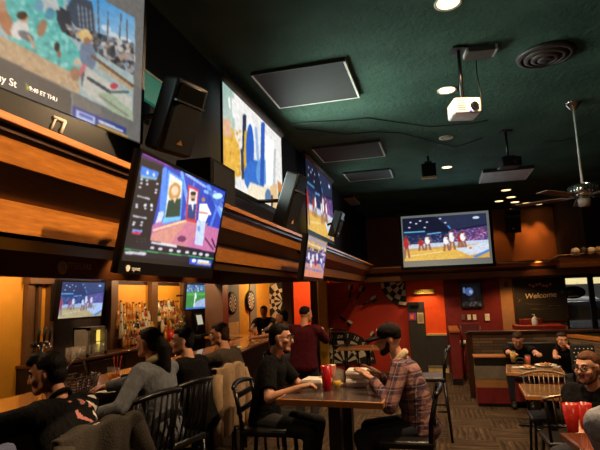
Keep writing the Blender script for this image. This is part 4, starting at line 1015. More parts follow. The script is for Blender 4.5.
p13 = put('person in pale grey tee cut off at the right edge by the red tumblers', (625,374), 2.6, 10, hip=.62, lean=6, bend=4, scale=1.06, head=(0,4,0), hair='short', hairm=m_hairb, top=cloth('tee_pale_grey', (158,160,170)), skin='fair',
    handsw={-1:(.98,3.3,.86), 1:(1.25,3.3,.86)}, feet={-1:(-.13,.4,.09),1:(.13,.4,.09)}, voxel=.012, build=1.1)
# ================================================================ furniture
m_bwood = M('chair_black_wood', (13,11,11), .33, var=.3, spec=.4); m_vinyl = M('seat_black_vinyl', (22,20,20), .38, scale=30, bump=.15)
m_tlam = M('table_dark_laminate', (74,62,58), .2, var=.25, scale=5, spec=.6); m_tedge = wood('table_edge_oak', (146,92,48), (190,128,72), (2,8,8), .4)
m_ttop = wood('table_top_oak', (100,74,48), (140,104,66), (1.5,8,8), .25, coat=.5); m_tbrown = wood('table_top_brown', (78,42,24), (116,66,38), (8,1.5,8), .25, coat=.5)
def bar_chair(label, loc, rz, group, seat_h=.76, back_h=1.16, w=.42, mat=None, seatm=None, style='spindle'):
    """faces local +Y; backrest on the -Y side"""
    t = thing('bar_chair', label, 'chair', loc, rz, group); m = mat or m_bwood; d = .40
    MB().box((0,0,seat_h-.03), (w,d,.06), bev=.022).build('seat', seatm or m_vinyl, t)
    fl = seat_h-.06
    for sx in (-1,1):
        MB().tube([(sx*w*.42,d*.42,fl),(sx*w*.46,d*.5,0)], .018, 8, [.02,.016]).build('leg', m, t)
        MB().tube([(sx*w*.44,-d*.44,fl),(sx*w*.47,-d*.56,0)], .018, 8, [.02,.016]).build('leg', m, t)
        MB().tube([(sx*w*.44,-d*.44,fl),(sx*w*.47,-d*.47,seat_h+.12),(sx*w*.49,-d*.58,back_h-.01)], .018, 8).build('back_post', m, t)
    s = MB(); hf = seat_h*.36
    s.tube([(-w*.45,d*.475,hf),(w*.45,d*.475,hf)], .012); s.build('foot_rail', m, t)
    s = MB()
    for sx in (-1,1): s.tube([(sx*w*.455,d*.46,hf+.08),(sx*w*.46,-d*.51,hf+.08)], .011)
    s.tube([(-w*.46,-d*.5,hf+.1),(w*.46,-d*.5,hf+.1)], .011); s.build('stretcher', m, t)
    r = MB(); n = 12; pts = []
    for i in range(n+1):
        u = -1+2*i/n; pts.append((u*w*.56, -d*.58-.035*(1-u*u)+.0, back_h+.022*(1-u*u)-.0))
    r.tube(pts, .02, 10, [.014+.008*(1-abs(-1+2*i/n)**3) for i in range(n+1)]); r.build('top_rail', m, t)
    if style == 'spindle':
        for k in range(5):
            u = -.66+.33*k; MB().tube([(u*w*.42,-d*.45,fl+.05),(u*w*.45,-d*.53-.02,seat_h+.18),(u*w*.46,-d*.58-.03*(1-u*u),back_h)], .009, 6).build('spindle', m, t)
    elif style == 'ladder':
        for k in range(2): MB().box((0,-d*.52-.006-k*.01,seat_h+.13+k*.12), (w*.9,.016,.05), bev=.005).build('slat', m, t)
    return t
def lean_place(px, z, D=None, **k): return at(*px, **k)
GB = 'black wooden bar chairs along the bar'
ch = bar_chair('black spindle bar chair under the woman in the grey blue jacket', (-2.12,3.2,0), math.radians(80), GB)
bar_chair_proto = ch
copy_tree(ch, (-2.10,3.68,0), math.radians(80), 'black spindle bar chair under the man in the black jacket')
copy_tree(ch, (-2.18,4.5,0), math.radians(80), 'black spindle bar chair draped with the tan coat')
copy_tree(ch, (-2.42,8.1,0), math.radians(96), 'black spindle bar chair at the far bend of the bar')
copy_tree(ch, (-1.99,2.40,0), math.radians(80), 'black spindle bar chair draped with the dark olive coat')
copy_tree(ch, (-2.2,5.8,0), math.radians(88), 'empty black spindle bar chair beyond the chair with the tan coat')
GT = 'black bar chairs round the high table'
t9 = bar_chair('black ladder back bar chair under the man with glasses', (-1.43,4.13,0), math.radians(-88), GT, style='ladder', back_h=1.08)
copy_tree(t9, (-.30,3.98,0), math.radians(90), 'black ladder back bar chair under the man in the plaid jacket')
copy_tree(t9, (-.18,6.75,0), math.radians(90), 'black bar chair further back behind the man in the plaid jacket')
copy_tree(t9, (-1.95,10.6,0), math.radians(-30), 'dark chair at the far table in front of the dart mural')
blue = bar_chair('bar chair with a blue padded back, at the bottom left corner', (-1.87,1.46,0), math.radians(78), 'bar chairs with padded backs', seat_h=.76, back_h=1.1, style='none')
m_bluef = M('fabric_blue_grey', (52,60,88), .9, scale=40, bump=.3)
MB().box((0,-.245,1.12), (.44,.07,.36), (4,0,0), bev=.034).build('back_pad', m_bluef, blue)
def drape(name, label, cat, chair, w, front, back, m, th=.012, seed=1, gather=.3, shoulders=True):
    """garment hung over a chair back: a folded sheet following the rail, with pleats"""
    t = thing(name, label, cat, tuple(chair.location), chair.rotation_euler.z); d = .40; top = 1.205
    nu, nv = 26, 26; rnd = random.Random(seed); V = []; ph = [rnd.random()*6 for _ in range(6)]
    for j in range(nv+1):
        v = j/nv*(front+back)-front                     # <0 seat side, >0 behind the back
        for i in range(nu+1):
            u = -1+2*i/nu; hang = abs(v)
            ww = w*(1-gather*min(1, hang/.5)*(.5+.5*math.sin(ph[0]+u*2))*.6)
            x = u*ww/2; fold = .028*math.sin(u*7+ph[1]+hang*3)*min(1, hang*5)+.014*math.sin(u*15+ph[2]+hang*5)*min(1, hang*4)
            z = top-.03*u*u-max(0, hang-.05)-.02*math.sin(u*4+ph[3])*hang*2+.012*math.sin(u*9+ph[4])
            y0 = -d*.62-.035*(1-u*u); y = y0+(-1 if v > 0 else 1)*(.032*min(1, hang/.05)+.03*min(hang, .4))-fold*(1 if v > 0 else .3)
            V.append((x, y, z))
    F = [(j*(nu+1)+i, j*(nu+1)+i+1, (j+1)*(nu+1)+i+1, (j+1)*(nu+1)+i) for j in range(nv) for i in range(nu)]
    b = MB(); b.mesh(V, F, True); o = b.build('cloth', m, t); s = o.modifiers.new('s', 'SOLIDIFY'); s.thickness = th; ss = o.modifiers.new('d', 'SUBSURF'); ss.levels = 1; ss.render_levels = 1
    if shoulders:
        for sx in (-1,1):
            q = MB(); q.tube([(sx*w*.42,-d*.66,top-.08),(sx*w*.52,-d*.72,top-.25),(sx*w*.5,-d*.74,top-.5),(sx*w*.47,-d*.72,top-.66)], .05, 10, [.05,.055,.05,.042]); q.build('sleeve', m, t)
    return t
chs = {o['label']: o for o in bpy.data.objects if o.get('category') == 'chair'}
drape('draped_coat', 'tan coat hung over a bar chair behind the man in the grey brown jacket', 'coat', chs['black spindle bar chair draped with the tan coat'], .50, .12, .62, M('coat_tan', (150,124,96), .95, scale=24, bump=.4), seed=3)
drape('draped_coat', 'dark olive coat slung over the chair behind the man in the graphic tee', 'coat', chs['black spindle bar chair draped with the dark olive coat'], .56, .2, .55, M('coat_dark_olive', (40,33,25), .85, scale=18, bump=.6), th=.02, seed=8, gather=.1)
# ---- high table
def high_table():
    t = thing('high_table', 'nearest high table with dark top and oak edge, between the two diners', 'table', (-.80,4.02,0), -.06)
    MB().span((-.385,-.355,1.012), (.385,.355,1.052), .004).build('tabletop', m_tlam, t)
    e = MB()
    for a, b in (((-.4,-.372,1.005),(.4,-.352,1.0505)),((-.4,.352,1.005),(.4,.372,1.0505)),((-.4,-.352,1.005),(-.383,.352,1.0505)),((.383,-.352,1.005),(.4,.352,1.0505))): e.span(a, b, .004)
    e.build('edge_band', m_tedge, t)
    for y in (-.17,.2):
        MB().span((-.045,y-.045,.03), (.045,y+.045,1.0), .006).build('post', m_bmetal, t)
        MB().span((-.26,y-.05,0), (.26,y+.05,.035), .01).build('foot', m_bmetal, t); MB().span((-.26,y-.04,.98), (.26,y+.04,1.005)).build('top_bracket', m_bmetal, t)
    return t
high_table()
def table(label, loc, rz, w, d, h, topm, edgem=None, group=None):
    t = thing('dining_table', label, 'table', loc, rz, group)
    MB().span((-w/2,-d/2,h-.035), (w/2,d/2,h), .005).build('tabletop', topm, t)
    if edgem:
        e = MB()
        for a, b in (((-w/2-.014,-d/2-.014,h-.04),(w/2+.014,-d/2-.001,h-.001)),((-w/2-.014,d/2+.001,h-.04),(w/2+.014,d/2+.014,h-.001)),((-w/2-.014,-d/2,h-.04),(-w/2-.001,d/2,h-.001)),((w/2+.001,-d/2,h-.04),(w/2+.014,d/2,h-.001))): e.span(a, b, .003)
        e.build('edge_band', edgem, t)
    MB().cyl((0,0,.03), (0,0,h-.05), .045, n=16).build('post', m_bmetal, t)
    MB().box((0,0,.018), (w*.75,.08,.03), bev=.008).box((0,0,.018), (.08,d*.75,.03), bev=.008).build('base', m_bmetal, t)
    MB().box((0,0,h-.045), (w*.6,.06,.02)).box((0,0,h-.045), (.06,d*.6,.02)).build('top_bracket', m_bmetal, t)
    return t
GD = 'dining tables'
table('wooden table with plates in front of the couple by the stone wall', (1.16,7.45,0), -.12, .66,.72,.74, m_ttop, m_tedge, GD)
table('empty wooden table with oak edge in front of the couple', (1.06,5.93,0), -.05, .52,.66,.74, m_ttop, m_tedge, GD)
table('brown wooden table with the red tumblers, at the bottom right corner', (1.2,3.74,0), .12, .76,.74,.78, m_tbrown, m_tbrown, GD)
table('far wooden table in front of the dart mural wall', (-1.45,10.35,0), 0, 1.1,.7,.75, m_ttop, m_tedge, GD)
def side_chair(label, loc, rz, group='low dining chairs with arched rails'):
    t = thing('dining_chair', label, 'chair', loc, rz, group); m = m_bwood; w, d, h = .43, .42, .46; mt = M('rail_pewter', (136,120,104), .35, .6)
    MB().box((0,0,h-.025), (w,d,.05), bev=.02).build('seat', m_vinyl, t)
    for sx in (-1,1):
        MB().tube([(sx*w*.42,d*.42,h-.05),(sx*w*.47,d*.5,0)], .015).build('leg', m, t); MB().tube([(sx*w*.42,-d*.42,h-.05),(sx*w*.47,-d*.55,0)], .015).build('leg', m, t)
        MB().tube([(sx*w*.43,-d*.43,h-.04),(sx*w*.5,-d*.56,.83)], .014).build('back_post', m, t)
    n = 14; MB().tube([((-1+2*i/n)*w*.56,-d*.56-.03*(1-(-1+2*i/n)**2),.83+.045*(1-(-1+2*i/n)**2)) for i in range(n+1)], .014, 8).build('top_rail', mt, t)
    MB().tube([(-w*.46,-d*.5,.6),(0,-d*.57,.6),(w*.46,-d*.5,.6)], .012, 8).build('lower_rail', m, t)
    for k in range(7):
        u = -.72+.24*k; MB().tube([(u*w*.44,-d*.53,.6),(u*w*.5,-d*.56-.03*(1-u*u),.86-.04*u*u)], .006, 6).build('spindle', mt, t)
    return t
sc0 = side_chair('low chair with arched spindle back at the far side of the empty table', (1.07,6.02+.06,0), math.radians(178))
copy_tree(sc0, (1.05,5.22,0), math.radians(2), 'low chair with arched spindle back at the near side of the empty table')
copy_tree(sc0, (1.62,6.1,0), math.radians(170), 'low chair partly hidden behind the bearded man with glasses')
copy_tree(sc0, (1.20,4.38,0), math.radians(146), 'low chair under the bearded man with glasses')
copy_tree(sc0, (1.14,2.78,0), math.radians(8), 'low chair under the person in the pale grey tee')
# booth bench end
def bench():
    t = thing('booth_bench', 'boxy bench end striped black, grey, tan and maroon below the stone wall', 'bench', (.74,8.74,0))
    L = [(0,.05,m_black,.01),(.05,.29,m_maroon,0),(.29,.42,wood('bench_tan_wood', (150,104,62), (184,136,88), (1,8,8)),.004),(.42,.62,M('bench_grey', (120,112,100), .7),0),(.62,.745,m_black,0),(.745,.765,m_tedge,-.012)]
    for i, (a, b, m, ins) in enumerate(L): MB().span((-.26+ins,-.16+ins,a), (.26-ins,.16-ins,b)).build(['toe_kick','maroon_band','wood_band','grey_band','black_band','top_cap'][i], m, t)
    return t
bench()
def wide_bench(label, loc, w):
    t = thing('padded_booth', label, 'bench', loc); MB().span((-w/2,-.24,.1), (w/2,.24,.4)).build('base', m_maroon, t); MB().box((0,0,.44), (w,.5,.1), bev=.03).build('seat_pad', m_vinyl, t)
    MB().box((0,.22,.72), (w,.07,.46), bev=.03).build('back_pad', m_vinyl, t)
wide_bench('black padded booth seat under the couple, against the stone wall', (1.5,8.75,0), .94)
def spotted():
    p = at(583,356,D=6.9); t = thing('upholstered_chair', 'chair with a black back dotted in white, beside the resting woman', 'chair', (p.x,p.y,0), math.radians(-6)); z = p.z-.02
    k = MB().box((0,0,z), (.30,.07,.36), (-8,0,0), bev=.03).build('back_pad', M('cloth_black', (16,15,16), .9), t)
    dt = MB(); rnd = random.Random(4)
    for i in range(5):
        for j in range(6): dt.ell((-.11+.05*i+(j%2)*.02, -.045-.012*(j-2.5)*.55, z-.15+.055*j), (.009,.006,.009), nu=8, nv=6)
    dt.build('dots', M('dot_white', (214,208,190), .5), k)
    MB().box((0,.22,.44), (.42,.42,.08), bev=.03).build('seat', m_vinyl, t)
    for sx in (-1,1):
        MB().tube([(sx*.17,.04,.42),(sx*.19,.0,0)], .018).build('leg', m_bwood, t); MB().tube([(sx*.17,.38,.42),(sx*.19,.42,0)], .018).build('leg', m_bwood, t); MB().tube([(sx*.13,.02,.44),(sx*.13,.01,z)], .016).build('back_post', m_bwood, t)
spotted()
def maroon_chair():
    p = at(465,341,Y=11.1); t = thing('high_chair', 'maroon wooden chair behind the maroon low wall', 'chair', (.60,11.1,0))
    m = M('chair_maroon', (88,16,22), .45); MB().box((0,0,.72), (.4,.4,.05), bev=.015).build('seat', m_vinyl, t)
    for sx in (-1,1):
        for sy in (-1,1): MB().tube([(sx*.17,sy*.17,.7),(sx*.19,sy*.2,0)], .018).build('leg', m, t)
        MB().tube([(sx*.18,.19,.7),(sx*.19,.24,1.08)], .016).build('back_post', m, t)
    MB().box((0,.235,1.0), (.42,.022,.24), (-6,0,0), bev=.008).build('backrest', m, t)
maroon_chair()
def white_cups():
    for k, px in enumerate((459.5,465,469.8)):
        p = at(px,344,Y=10.9); z = .74
        c = tag(MB().lathe([(.018,0),(.026,.09),(.023,.09),(.016,.006)], n=14).build('paper_cup', m_white, loc=tuple(at(px,345,Y=10.95))), ['small white cup on the shelf behind the low wall, nearest the post','small white cup in the middle of the three behind the low wall','small white cup farthest from the maroon post'][k], 'cup', 'white cups behind the low wall')
        if k == 0: sh = MB().span((p.x-.08,10.86,c.location.z-.02), (p.x+.36,11.05,c.location.z)).build('wall_shelf', m_black); tag(sh, 'dark shelf holding three white cups behind the maroon low wall', 'shelf')
white_cups()
def red_counter():
    t = thing('host_counter', 'bright red topped counter in front of the chalkboard', 'counter', (1.85,10.9,0)); mr = M('counter_red', (120,22,16), .45)
    MB().span((-.42,-.25,0), (.42,.25,1.0)).build('body', M('counter_dark', (44,30,26), .6), t); MB().span((-.44,-.28,1.0), (.44,.28,1.09), .008).build('top', mr, t); MB().span((-.3,.1,1.09), (.1,.3,1.2), .008).build('raised_ledge', mr, t)
    p = at(535,323,Y=10.75); b = thing('pump_bottle', 'white pump bottle standing on the red counter', 'bottle', (p.x,10.75,1.09))
    MB().lathe([(.05,0),(.055,.02),(.055,.12),(.03,.16),(.018,.17)], n=18).build('bottle_body', m_white, b); MB().cyl((0,0,.17), (0,0,.21), .009).box((-.015,0,.21), (.05,.016,.012)).build('pump', m_white, b)
red_counter()
# ---- the bar
def bar_counter():
    t = thing('bar_counter', 'long wooden bar counter bending at its far end', 'bar', (-3,5,0)); inv = lambda q: [(x+3,y-5) for x,y in q]
    outer = [(-2.78,.3),(-2.76,3.4),(-2.72,6.4),(-2.86,7.4),(-3.02,9.1),(-3.25,9.75),(-4.55,9.95)]; inner = [(-4.55,9.3),(-3.62,9.15),(-3.5,7.4),(-3.4,6.3),(-3.42,.3)]
    MB().prism(inv(outer+inner), 'Z', 1.03, 1.07, .006).build('counter_top', wood('bar_top_wood', (150,94,40), (204,140,70), (6,1,6), .25, coat=.6), t)
    MB().prism(inv([(x-.12 if i < 5 else x-.05, y-(.0 if i < 5 else .1)) for i,(x,y) in enumerate(outer)]+[(x+.04,y+.04) for x,y in inner]), 'Z', 0, 1.03).build('front_panel', M('bar_front_dark', (34,22,18), .5), t)
    MB().tube([(x+3+.0,y-5,1.035) for x,y in outer], .022, 8).build('edge_nosing', wood('bar_nosing', (110,62,28), (160,100,48), (6,1,6), .3), t)
    MB().tube([(x+3-.0,y-5,.22) for x,y in outer[:5]], .022, 8).build('foot_rail', M('brass', (180,130,60), .3, 1), t)
bar_counter()
def back_bar():
    t = thing('back_bar_cabinet', 'dark back bar cabinet with wooden counter under the bottles', 'cabinet', (-5.3,8,0))
    MB().span((-.28,-2.3,0), (.16,2.15,.96)).build('body', M('cabinet_dark', (40,26,20), .5), t); MB().span((-.28,-2.32,.96), (.2,2.17,1.0), .005).build('counter', wood('back_counter', (84,50,26), (124,78,44), (6,1,6), .3), t)
    for k in range(5): 
        d = MB().box((.166,-1.9+k*.92,.5), (.02,.84,.84), bev=.006).build('door', m_trimd, t); MB().cyl((.185,-1.6+k*.92,.6), (.185,-1.6+k*.92,.75), .008).build('handle', m_steel, d)
back_bar()
BC = [('amber',(170,92,24)),('clear',(190,186,172)),('dark',(42,26,16)),('green',(48,70,36)),('gold',(206,150,60)),('red',(140,40,24))]
def bottle_mesh(k, h, r, shoulder, neck):
    b = MB(); c = BC[k][1]
    b.lathe([(r*.9,0),(r,.01),(r,h*shoulder),(neck,h*(shoulder+.14)),(neck,h*.93)], n=12); b.mat(1).lathe([(r+.001,h*.15),(r+.0015,h*.16),(r+.0015,h*shoulder*.85),(r+.001,h*shoulder*.87)], n=12); b.mat(2).lathe([(neck+.002,h*.9),(neck+.003,h*.91),(neck+.003,h),(1e-4,h+.001)], n=10)
    return b
def bottle_mats(k):
    return [M('bottle_glass_'+BC[k][0], BC[k][1], .08, spec=.9), M('bottle_label_cream' if k % 2 else 'bottle_label_gold', (216,196,150) if k % 2 else (196,140,60), .5), M('bottle_cap_'+('dark' if k % 3 else 'gold'), (30,24,20) if k % 3 else (196,150,70), .3)]
protos = [bottle_mesh(k, h, r, s, n).build('liquor_bottle', bottle_mats(k)) for k, (h,r,s,n) in enumerate([(.29,.038,.6,.014),(.31,.036,.64,.013),(.28,.042,.55,.015),(.30,.034,.58,.013),(.27,.04,.62,.014),(.30,.036,.6,.014)])]
used = set()
def shelf_of_bottles(side, y0, y1, tiers, seed):
    t = thing('bottle_shelf', 'stepped bottle shelf on the back bar, %s' % side, 'shelf', (-5.4,(y0+y1)/2,1.0)); rnd = random.Random(seed); L = y1-y0
    for k in range(tiers): MB().span((-.17,-L/2,k*.17-.0 if k else 0), (.12-k*.075,L/2,k*.17+.012)).build('step', M('shelf_amber', (120,70,26), .35), t)
    for k in range(tiers):
        n = int(L/.098)
        for i in range(n):
            c = rnd.choice([0,1,2,4,0,4,1,3,5]); p = protos[c]
            x = -5.4+.12-k*.075-.045; o = p if c not in used else p.copy()
            if c in used: COL.objects.link(o)
            used.add(c); o.location = (x, y0+.05+i*.098+rnd.uniform(-.008,.008), 1.0+k*.17+.013); o.rotation_euler = (0,0,rnd.uniform(0,6))
            o.scale = (1,1,rnd.uniform(.86,1.04)) 
            tn = ['bottom','second','third','top'][min(k,3)] if k < tiers-1 else 'top'
            tag(o, '%s liquor bottle on the %s step of the shelf %s' % (BC[c][0], tn, side), 'bottle', 'bottles on the back bar, %s' % side)
shelf_of_bottles('left of the middle upright', 7.72, 8.88, 4, 2)
shelf_of_bottles('right of the middle upright', 9.1, 10.15, 4, 5)
def glassware():
    rnd = random.Random(3)
    proto = None
    for j in range(2):
        for i in range(7):
            p = (-5.16-.1*j, 6.3+i*.105, 1.002)
            if proto is None: o = proto = MB().lathe([(.036,0),(.038,.004),(.034,.17),(.031,.168),(.033,.008)], n=16).build('pint_glass', glass('pint_glass_clear', (190,180,166), .06, .3))
            else: o = proto.copy(); COL.objects.link(o)
            o.location = p; tag(o, 'clear pint glass upturned in the %s row left of the small fridge' % ('front' if j == 0 else 'rear'), 'glass', 'upturned pint glasses on the back bar, %s row' % ('front' if j == 0 else 'rear'))
glassware()
def fridge():
    y0 = at(81,350,X=-5.25).y; y1 = at(106,350,X=-5.15).y
    t = thing('mini_fridge', 'small grey glass fronted cooler with a yellow lit inside, beside the upturned glasses', 'fridge', (-5.3,(y0+y1)/2-.0,1.0)); w = min(.62,y1-y0); h = .44
    b = MB(); b.span((-.1,-w/2,0), (.14,w/2,.03)).span((-.1,-w/2,h-.03), (.14,w/2,h)).span((-.1,-w/2,0), (.14,-w/2+.03,h)).span((-.1,w/2-.03,0), (.14,w/2,h)).span((-.1,-w/2,0), (-.08,w/2,h)); b.build('body', M('fridge_grey', (140,132,120), .4), t)
    d = MB().span((.145,-w/2,0), (.165,-w/2+.06,h)).span((.145,w/2-.06,0), (.165,w/2,h)).span((.145,-w/2,0), (.165,w/2,.05)).span((.145,-w/2,h-.05), (.165,w/2,h)).build('door_frame', M('fridge_grey', (140,132,120), .4), t)
    MB().span((.15,-w/2+.06,.05), (.158,w/2-.06,h-.05)).build('door_glass', glass('fridge_glass', (210,200,170), .05, .15), d)
    MB().span((.05,w/2-.11,.05), (.08,w/2-.06,h-.05)).build('light_strip', glow('strip_yellow', (230,200,90), 1.6), t); MB().span((-.07,-w/2+.03,.2), (.12,w/2-.03,.21)).build('rack', m_steel, t)
    for i in range(4):
        for z in (.03,.21): o = tag(MB().cyl((0,0,0), (0,0,.12), .026, n=12).build('drink_can', M('can_silver', (176,170,150), .3, .5), loc=(-5.26+.0,(y0+y1)/2-.17+i*.085,1.0+z)), 'small can inside the cooler on the %s shelf' % ('lower' if z < .1 else 'upper'), 'can', 'cans in the cooler, %s shelf' % ('lower' if z < .1 else 'upper'))
fridge()
def taps():
    p = at(43,345,X=-5.15); t = thing('beer_tap_tower', 'dark beer tap tower with shiny handles at the near end of the back bar', 'beer tap', (-5.2,p.y,1.0))
    MB().cyl((0,0,0), (0,0,.26), .035).box((0,0,.28), (.07,.3,.07), bev=.02).build('tower', m_bmetal, t)
    for k in range(3): f = MB().cyl((.04,-.1+k*.1,.28), (.09,-.1+k*.1,.25), .012).cyl((.09,-.1+k*.1,.25), (.09,-.1+k*.1,.2), .01).build('faucet', m_chrome, t); MB().tube([(.06,-.1+k*.1,.3),(.065,-.1+k*.1,.36),(.075,-.1+k*.1,.5)], .015, 8, [.01,.018,.022]).build('tap_handle', m_blackp, f)
taps()
def pos():
    p = at(199,336,X=-4.85); t = thing('pos_terminal', 'till with a small white screen below the playing field television', 'till', (-4.95,9.78,1.0))
    MB().box((0,0,.04), (.34,.36,.08), bev=.01).build('cash_drawer', m_blackp, t); MB().tube([(0,0,.08),(.02,0,.3)], .03).build('stand', m_blackp, t); s = MB().box((.05,0,.38), (.03,.34,.28), (0,-12,0), bev=.008).build('screen_case', m_blackp, t)
    MB().box((.07,-.03,.385), (.004,.24,.2), (0,-12,0)).build('screen', glow('pos_screen', (200,206,190), .55), s)
pos()
def red_stuff():
    for k, (px, py) in enumerate(((190,349),(203,345))):
        p = at(px,py,X=-4.92 if k else -5.05); t = thing('red_bin', ['red plastic tub on the back bar under the till, nearer one','red plastic tub on the back bar under the till, farther one'][k], 'tub', (-5.16,9.1+.36*k,1.001), 0, 'red tubs on the back bar')
        MB().lathe([(.08,0),(.1,.2),(.094,.2),(.075,.008)], n=20).build('tub', M('plastic_red', (190,22,22), .35), t); MB().lathe([(.1,.19),(.108,.195),(.108,.205),(.1,.205)], n=20).build('rim', M('plastic_red', (190,22,22), .35), t)
red_stuff()
# things lying on the bar
def on_bar(px, z=1.071): return at(*px, Z=z)
def pump(label, p, h=.17, m=None):
    t = thing('pump_bottle', label, 'bottle', tuple(p)); MB().lathe([(.034,0),(.036,.01),(.036,h*.62),(.02,h*.75),(.012,h*.78)], n=18).build('bottle_body', m or M('pump_cream', (206,196,160), .4), t); MB().cyl((0,0,h*.76), (0,0,h), .006).box((-.012,0,h), (.045,.014,.012), bev=.004).build('pump', m_white, t)
pump('cream pump bottle on the bar behind the graphic tee man', (-3.2,2.95,1.071), .19)
def basket():
    a, b = on_bar((66,397)), on_bar((93,391)); c = (a+b)/2+Vector((-.12,.1,0))
    t = thing('wire_basket', 'dark woven basket with a tall handle on the bar', 'basket', tuple(c), .1); w, d, h = .16,.11,.12; b = MB(); m = M('basket_brown', (74,52,34), .6)
    for k in range(6):
        z = .004+k*h/5; s = .86+.14*k/5; b.tube([(-d*s,-w*s,z),(d*s,-w*s,z),(d*s,w*s,z),(-d*s,w*s,z),(-d*s,-w*s,z)], .006, 6)
    for k in range(9):
        u = -1+2*k/8
        for sx in (-1,1): b.tube([(sx*d*.86,u*w*.86,0),(sx*d,u*w,h)], .005, 5)
    for k in range(5):
        u = -1+2*k/4
        for sy in (-1,1): b.tube([(u*d*.86,sy*w*.86,0),(u*d,sy*w,h)], .005, 5)
    b.span((-d*.86,-w*.86,0), (d*.86,w*.86,.006)); b.build('woven_body', m, t)
    MB().tube([(0,-w,h),(0,-w*.7,h+.1),(0,0,h+.16),(0,w*.7,h+.1),(0,w,h)], .008, 8).build('handle', m_bmetal, t)
basket()
def napkins():
    p = on_bar((98,389))+Vector((-.05,.05,0)); t = thing('napkin_stack', 'white paper napkins standing beside the basket on the bar', 'napkins', tuple(p), .5)
    for k in range(3): MB().box((.0-.02*k,.01*k,.06+.004*k), (.008,.13,.12), (0,14-6*k,8*k)).build('napkin', M('paper_white', (206,204,204), .8), t)
    p = on_bar((100,393))+Vector((.02,.06,0)); tag(MB().box((0,0,.002), (.16,.1,.004), (0,0,20)).build('paper_slip', M('paper_white', (206,204,204), .8), loc=tuple(p)), 'flat white paper slip on the bar before the napkins', 'paper')
napkins()
def tumbler(label, p, h, r0, r1, gm, liquid=None, fill=.6, cat='glass', name='drinking_glass', group=None):
    t = thing(name, label, cat, tuple(p), 0, group); MB().lathe([(r0,0),(r0+.001,.004),(r1,h),(r1-.003,h),(r0-.003,.01),(1e-4,.01)], n=24).build('glass_body', gm, t)
    if liquid:
        f = fill; ri = r0-.004; ro = r0+(r1-r0)*f-.004; MB().lathe([(ri,.011),(ro,h*f),(1e-4,h*f)], n=20).build('drink', liquid, t)
        MB().lathe([(ro,h*f+.0005),(ro,h*f+.012),(1e-4,h*f+.012)], n=20).build('foam', M('foam_cream', (226,206,170), .7), t) if 'foam' in label else None
    return t
g_clear = glass('tumbler_clear', (214,206,196), .05, .08); l_amber = M('beer_amber', (226,140,34), .1); l_red = M('beer_red', (206,66,22), .1); l_pale = M('beer_pale', (232,182,62), .1)
tumbler('pint of amber beer on the bar by the woman in the grey blue jacket', on_bar((110,385))+Vector((-.02,.05,0)), .15,.032,.042, g_clear, l_amber, .62)
tumbler('short glass of dark drink on the bar beside the amber pint', on_bar((117,383))+Vector((-.08,.1,0)), .12,.032,.038, g_clear, l_red, .5)
st = MB()
for k in range(3): st.tube([(.012*k-.012,0,.02),(.03*k-.03,.02*k,.23)], .003, 6)
tag(st.build('red_straws', M('straw_red', (200,24,30), .4), loc=tuple(on_bar((117,383))+Vector((-.08,.1,.0)))), 'red straws standing in the short glass on the bar', 'straws', kind='stuff')
for k, (x, y) in enumerate(((-3.05,6.75),(-3.1,7.3),(-3.2,9.0),(-3.55,9.5),(-2.95,6.35))): tumbler(['half full beer glass on the bar by the grey brown jacket','beer glass on the bar just past the grey brown jacket','small beer glass at the bend of the bar','small beer glass in front of the black tee man at the far bar end','beer glass on the bar nearest the tan coat'][k], (x,y,1.071), .15,.03,.04, g_clear, l_amber, .6, group='beer glasses along the far bar')
def plate(label, p, r, food=True, seed=1, group=None):
    t = thing('plate', label, 'plate', tuple(p), 0, group); MB().lathe([(r*.55,0),(r*.6,.004),(r,.016),(r,.02),(r*.58,.009),(1e-4,.008)], n=28).build('dish', m_white, t); rnd = random.Random(seed)
    if food:
        b = MB()
        for k in range(18): a = rnd.random()*6.28; q = rnd.random()*r*.55; b.ell((q*math.cos(a),q*math.sin(a),.018+rnd.random()*.02), (.022,.016,.014), (0,0,rnd.random()*180), nu=8, nv=6)
        b.build('food', M('food_tan', (190,134,76), .7), t)['kind'] = 'stuff'
plate('white plate with food on the bar by the far bend', (-2.98,7.05,1.071), .12, True, 9)
# high table things
HT = Matrix.Translation((-.8,4.02,1.0525)) @ Matrix.Rotation(-.06, 4, 'Z')
def takeout(label, px, rz, open_=False, dz=0, off=(0,0,0)):
    p = Vector((px[0],px[1],1.0535+dz)); t = thing('takeout_box', label, 'food box', tuple(p), rz, 'white foam takeout boxes'); m = M('foam_white', (218,208,200), .7)
    def half(z0, z1, a0, a1): 
        b = MB(); V = [(-a0,-a0,z0),(a0,-a0,z0),(a0,a0,z0),(-a0,a0,z0),(-a1,-a1,z1),(a1,-a1,z1),(a1,a1,z1),(-a1,a1,z1)]
        vs = b.mesh(V, [(0,3,2,1),(4,5,6,7),(0,1,5,4),(1,2,6,5),(2,3,7,6),(3,0,4,7)]); r = bmesh.ops.bevel(b.bm, geom=list({e for v in vs for e in v.link_edges}), offset=.004, segments=2, affect='EDGES', profile=.5); b._faces(r['faces'], True); return b
    half(0,.038,.078,.094).build('tray', m, t); half(.040,.066,.094,.084).build('lid', m, t); MB().box((0,-.097,.039), (.05,.012,.006)).build('tab', m, t)
    return t
takeout('white takeout box by the hands of the man with glasses', (-1.05,4.2), -.1)
takeout('white takeout box before the plaid jacket man, lower of the two stacked', (-.70,4.25), .15)
takeout('white takeout box before the plaid jacket man, upper of the two stacked', (-.69,4.255), .02, dz=.067)
tumbler('red plastic tumbler on the high table', (-.905,4.02,1.0535), .19,.03,.045, M('tumbler_red', (176,16,26), .25), None, name='tumbler', cat='tumbler')
tumbler('nearly empty pint with pale beer left on the high table', (-.83,4.06,1.0535), .165,.03,.042, g_clear, l_pale, .42, name='pint_glass')
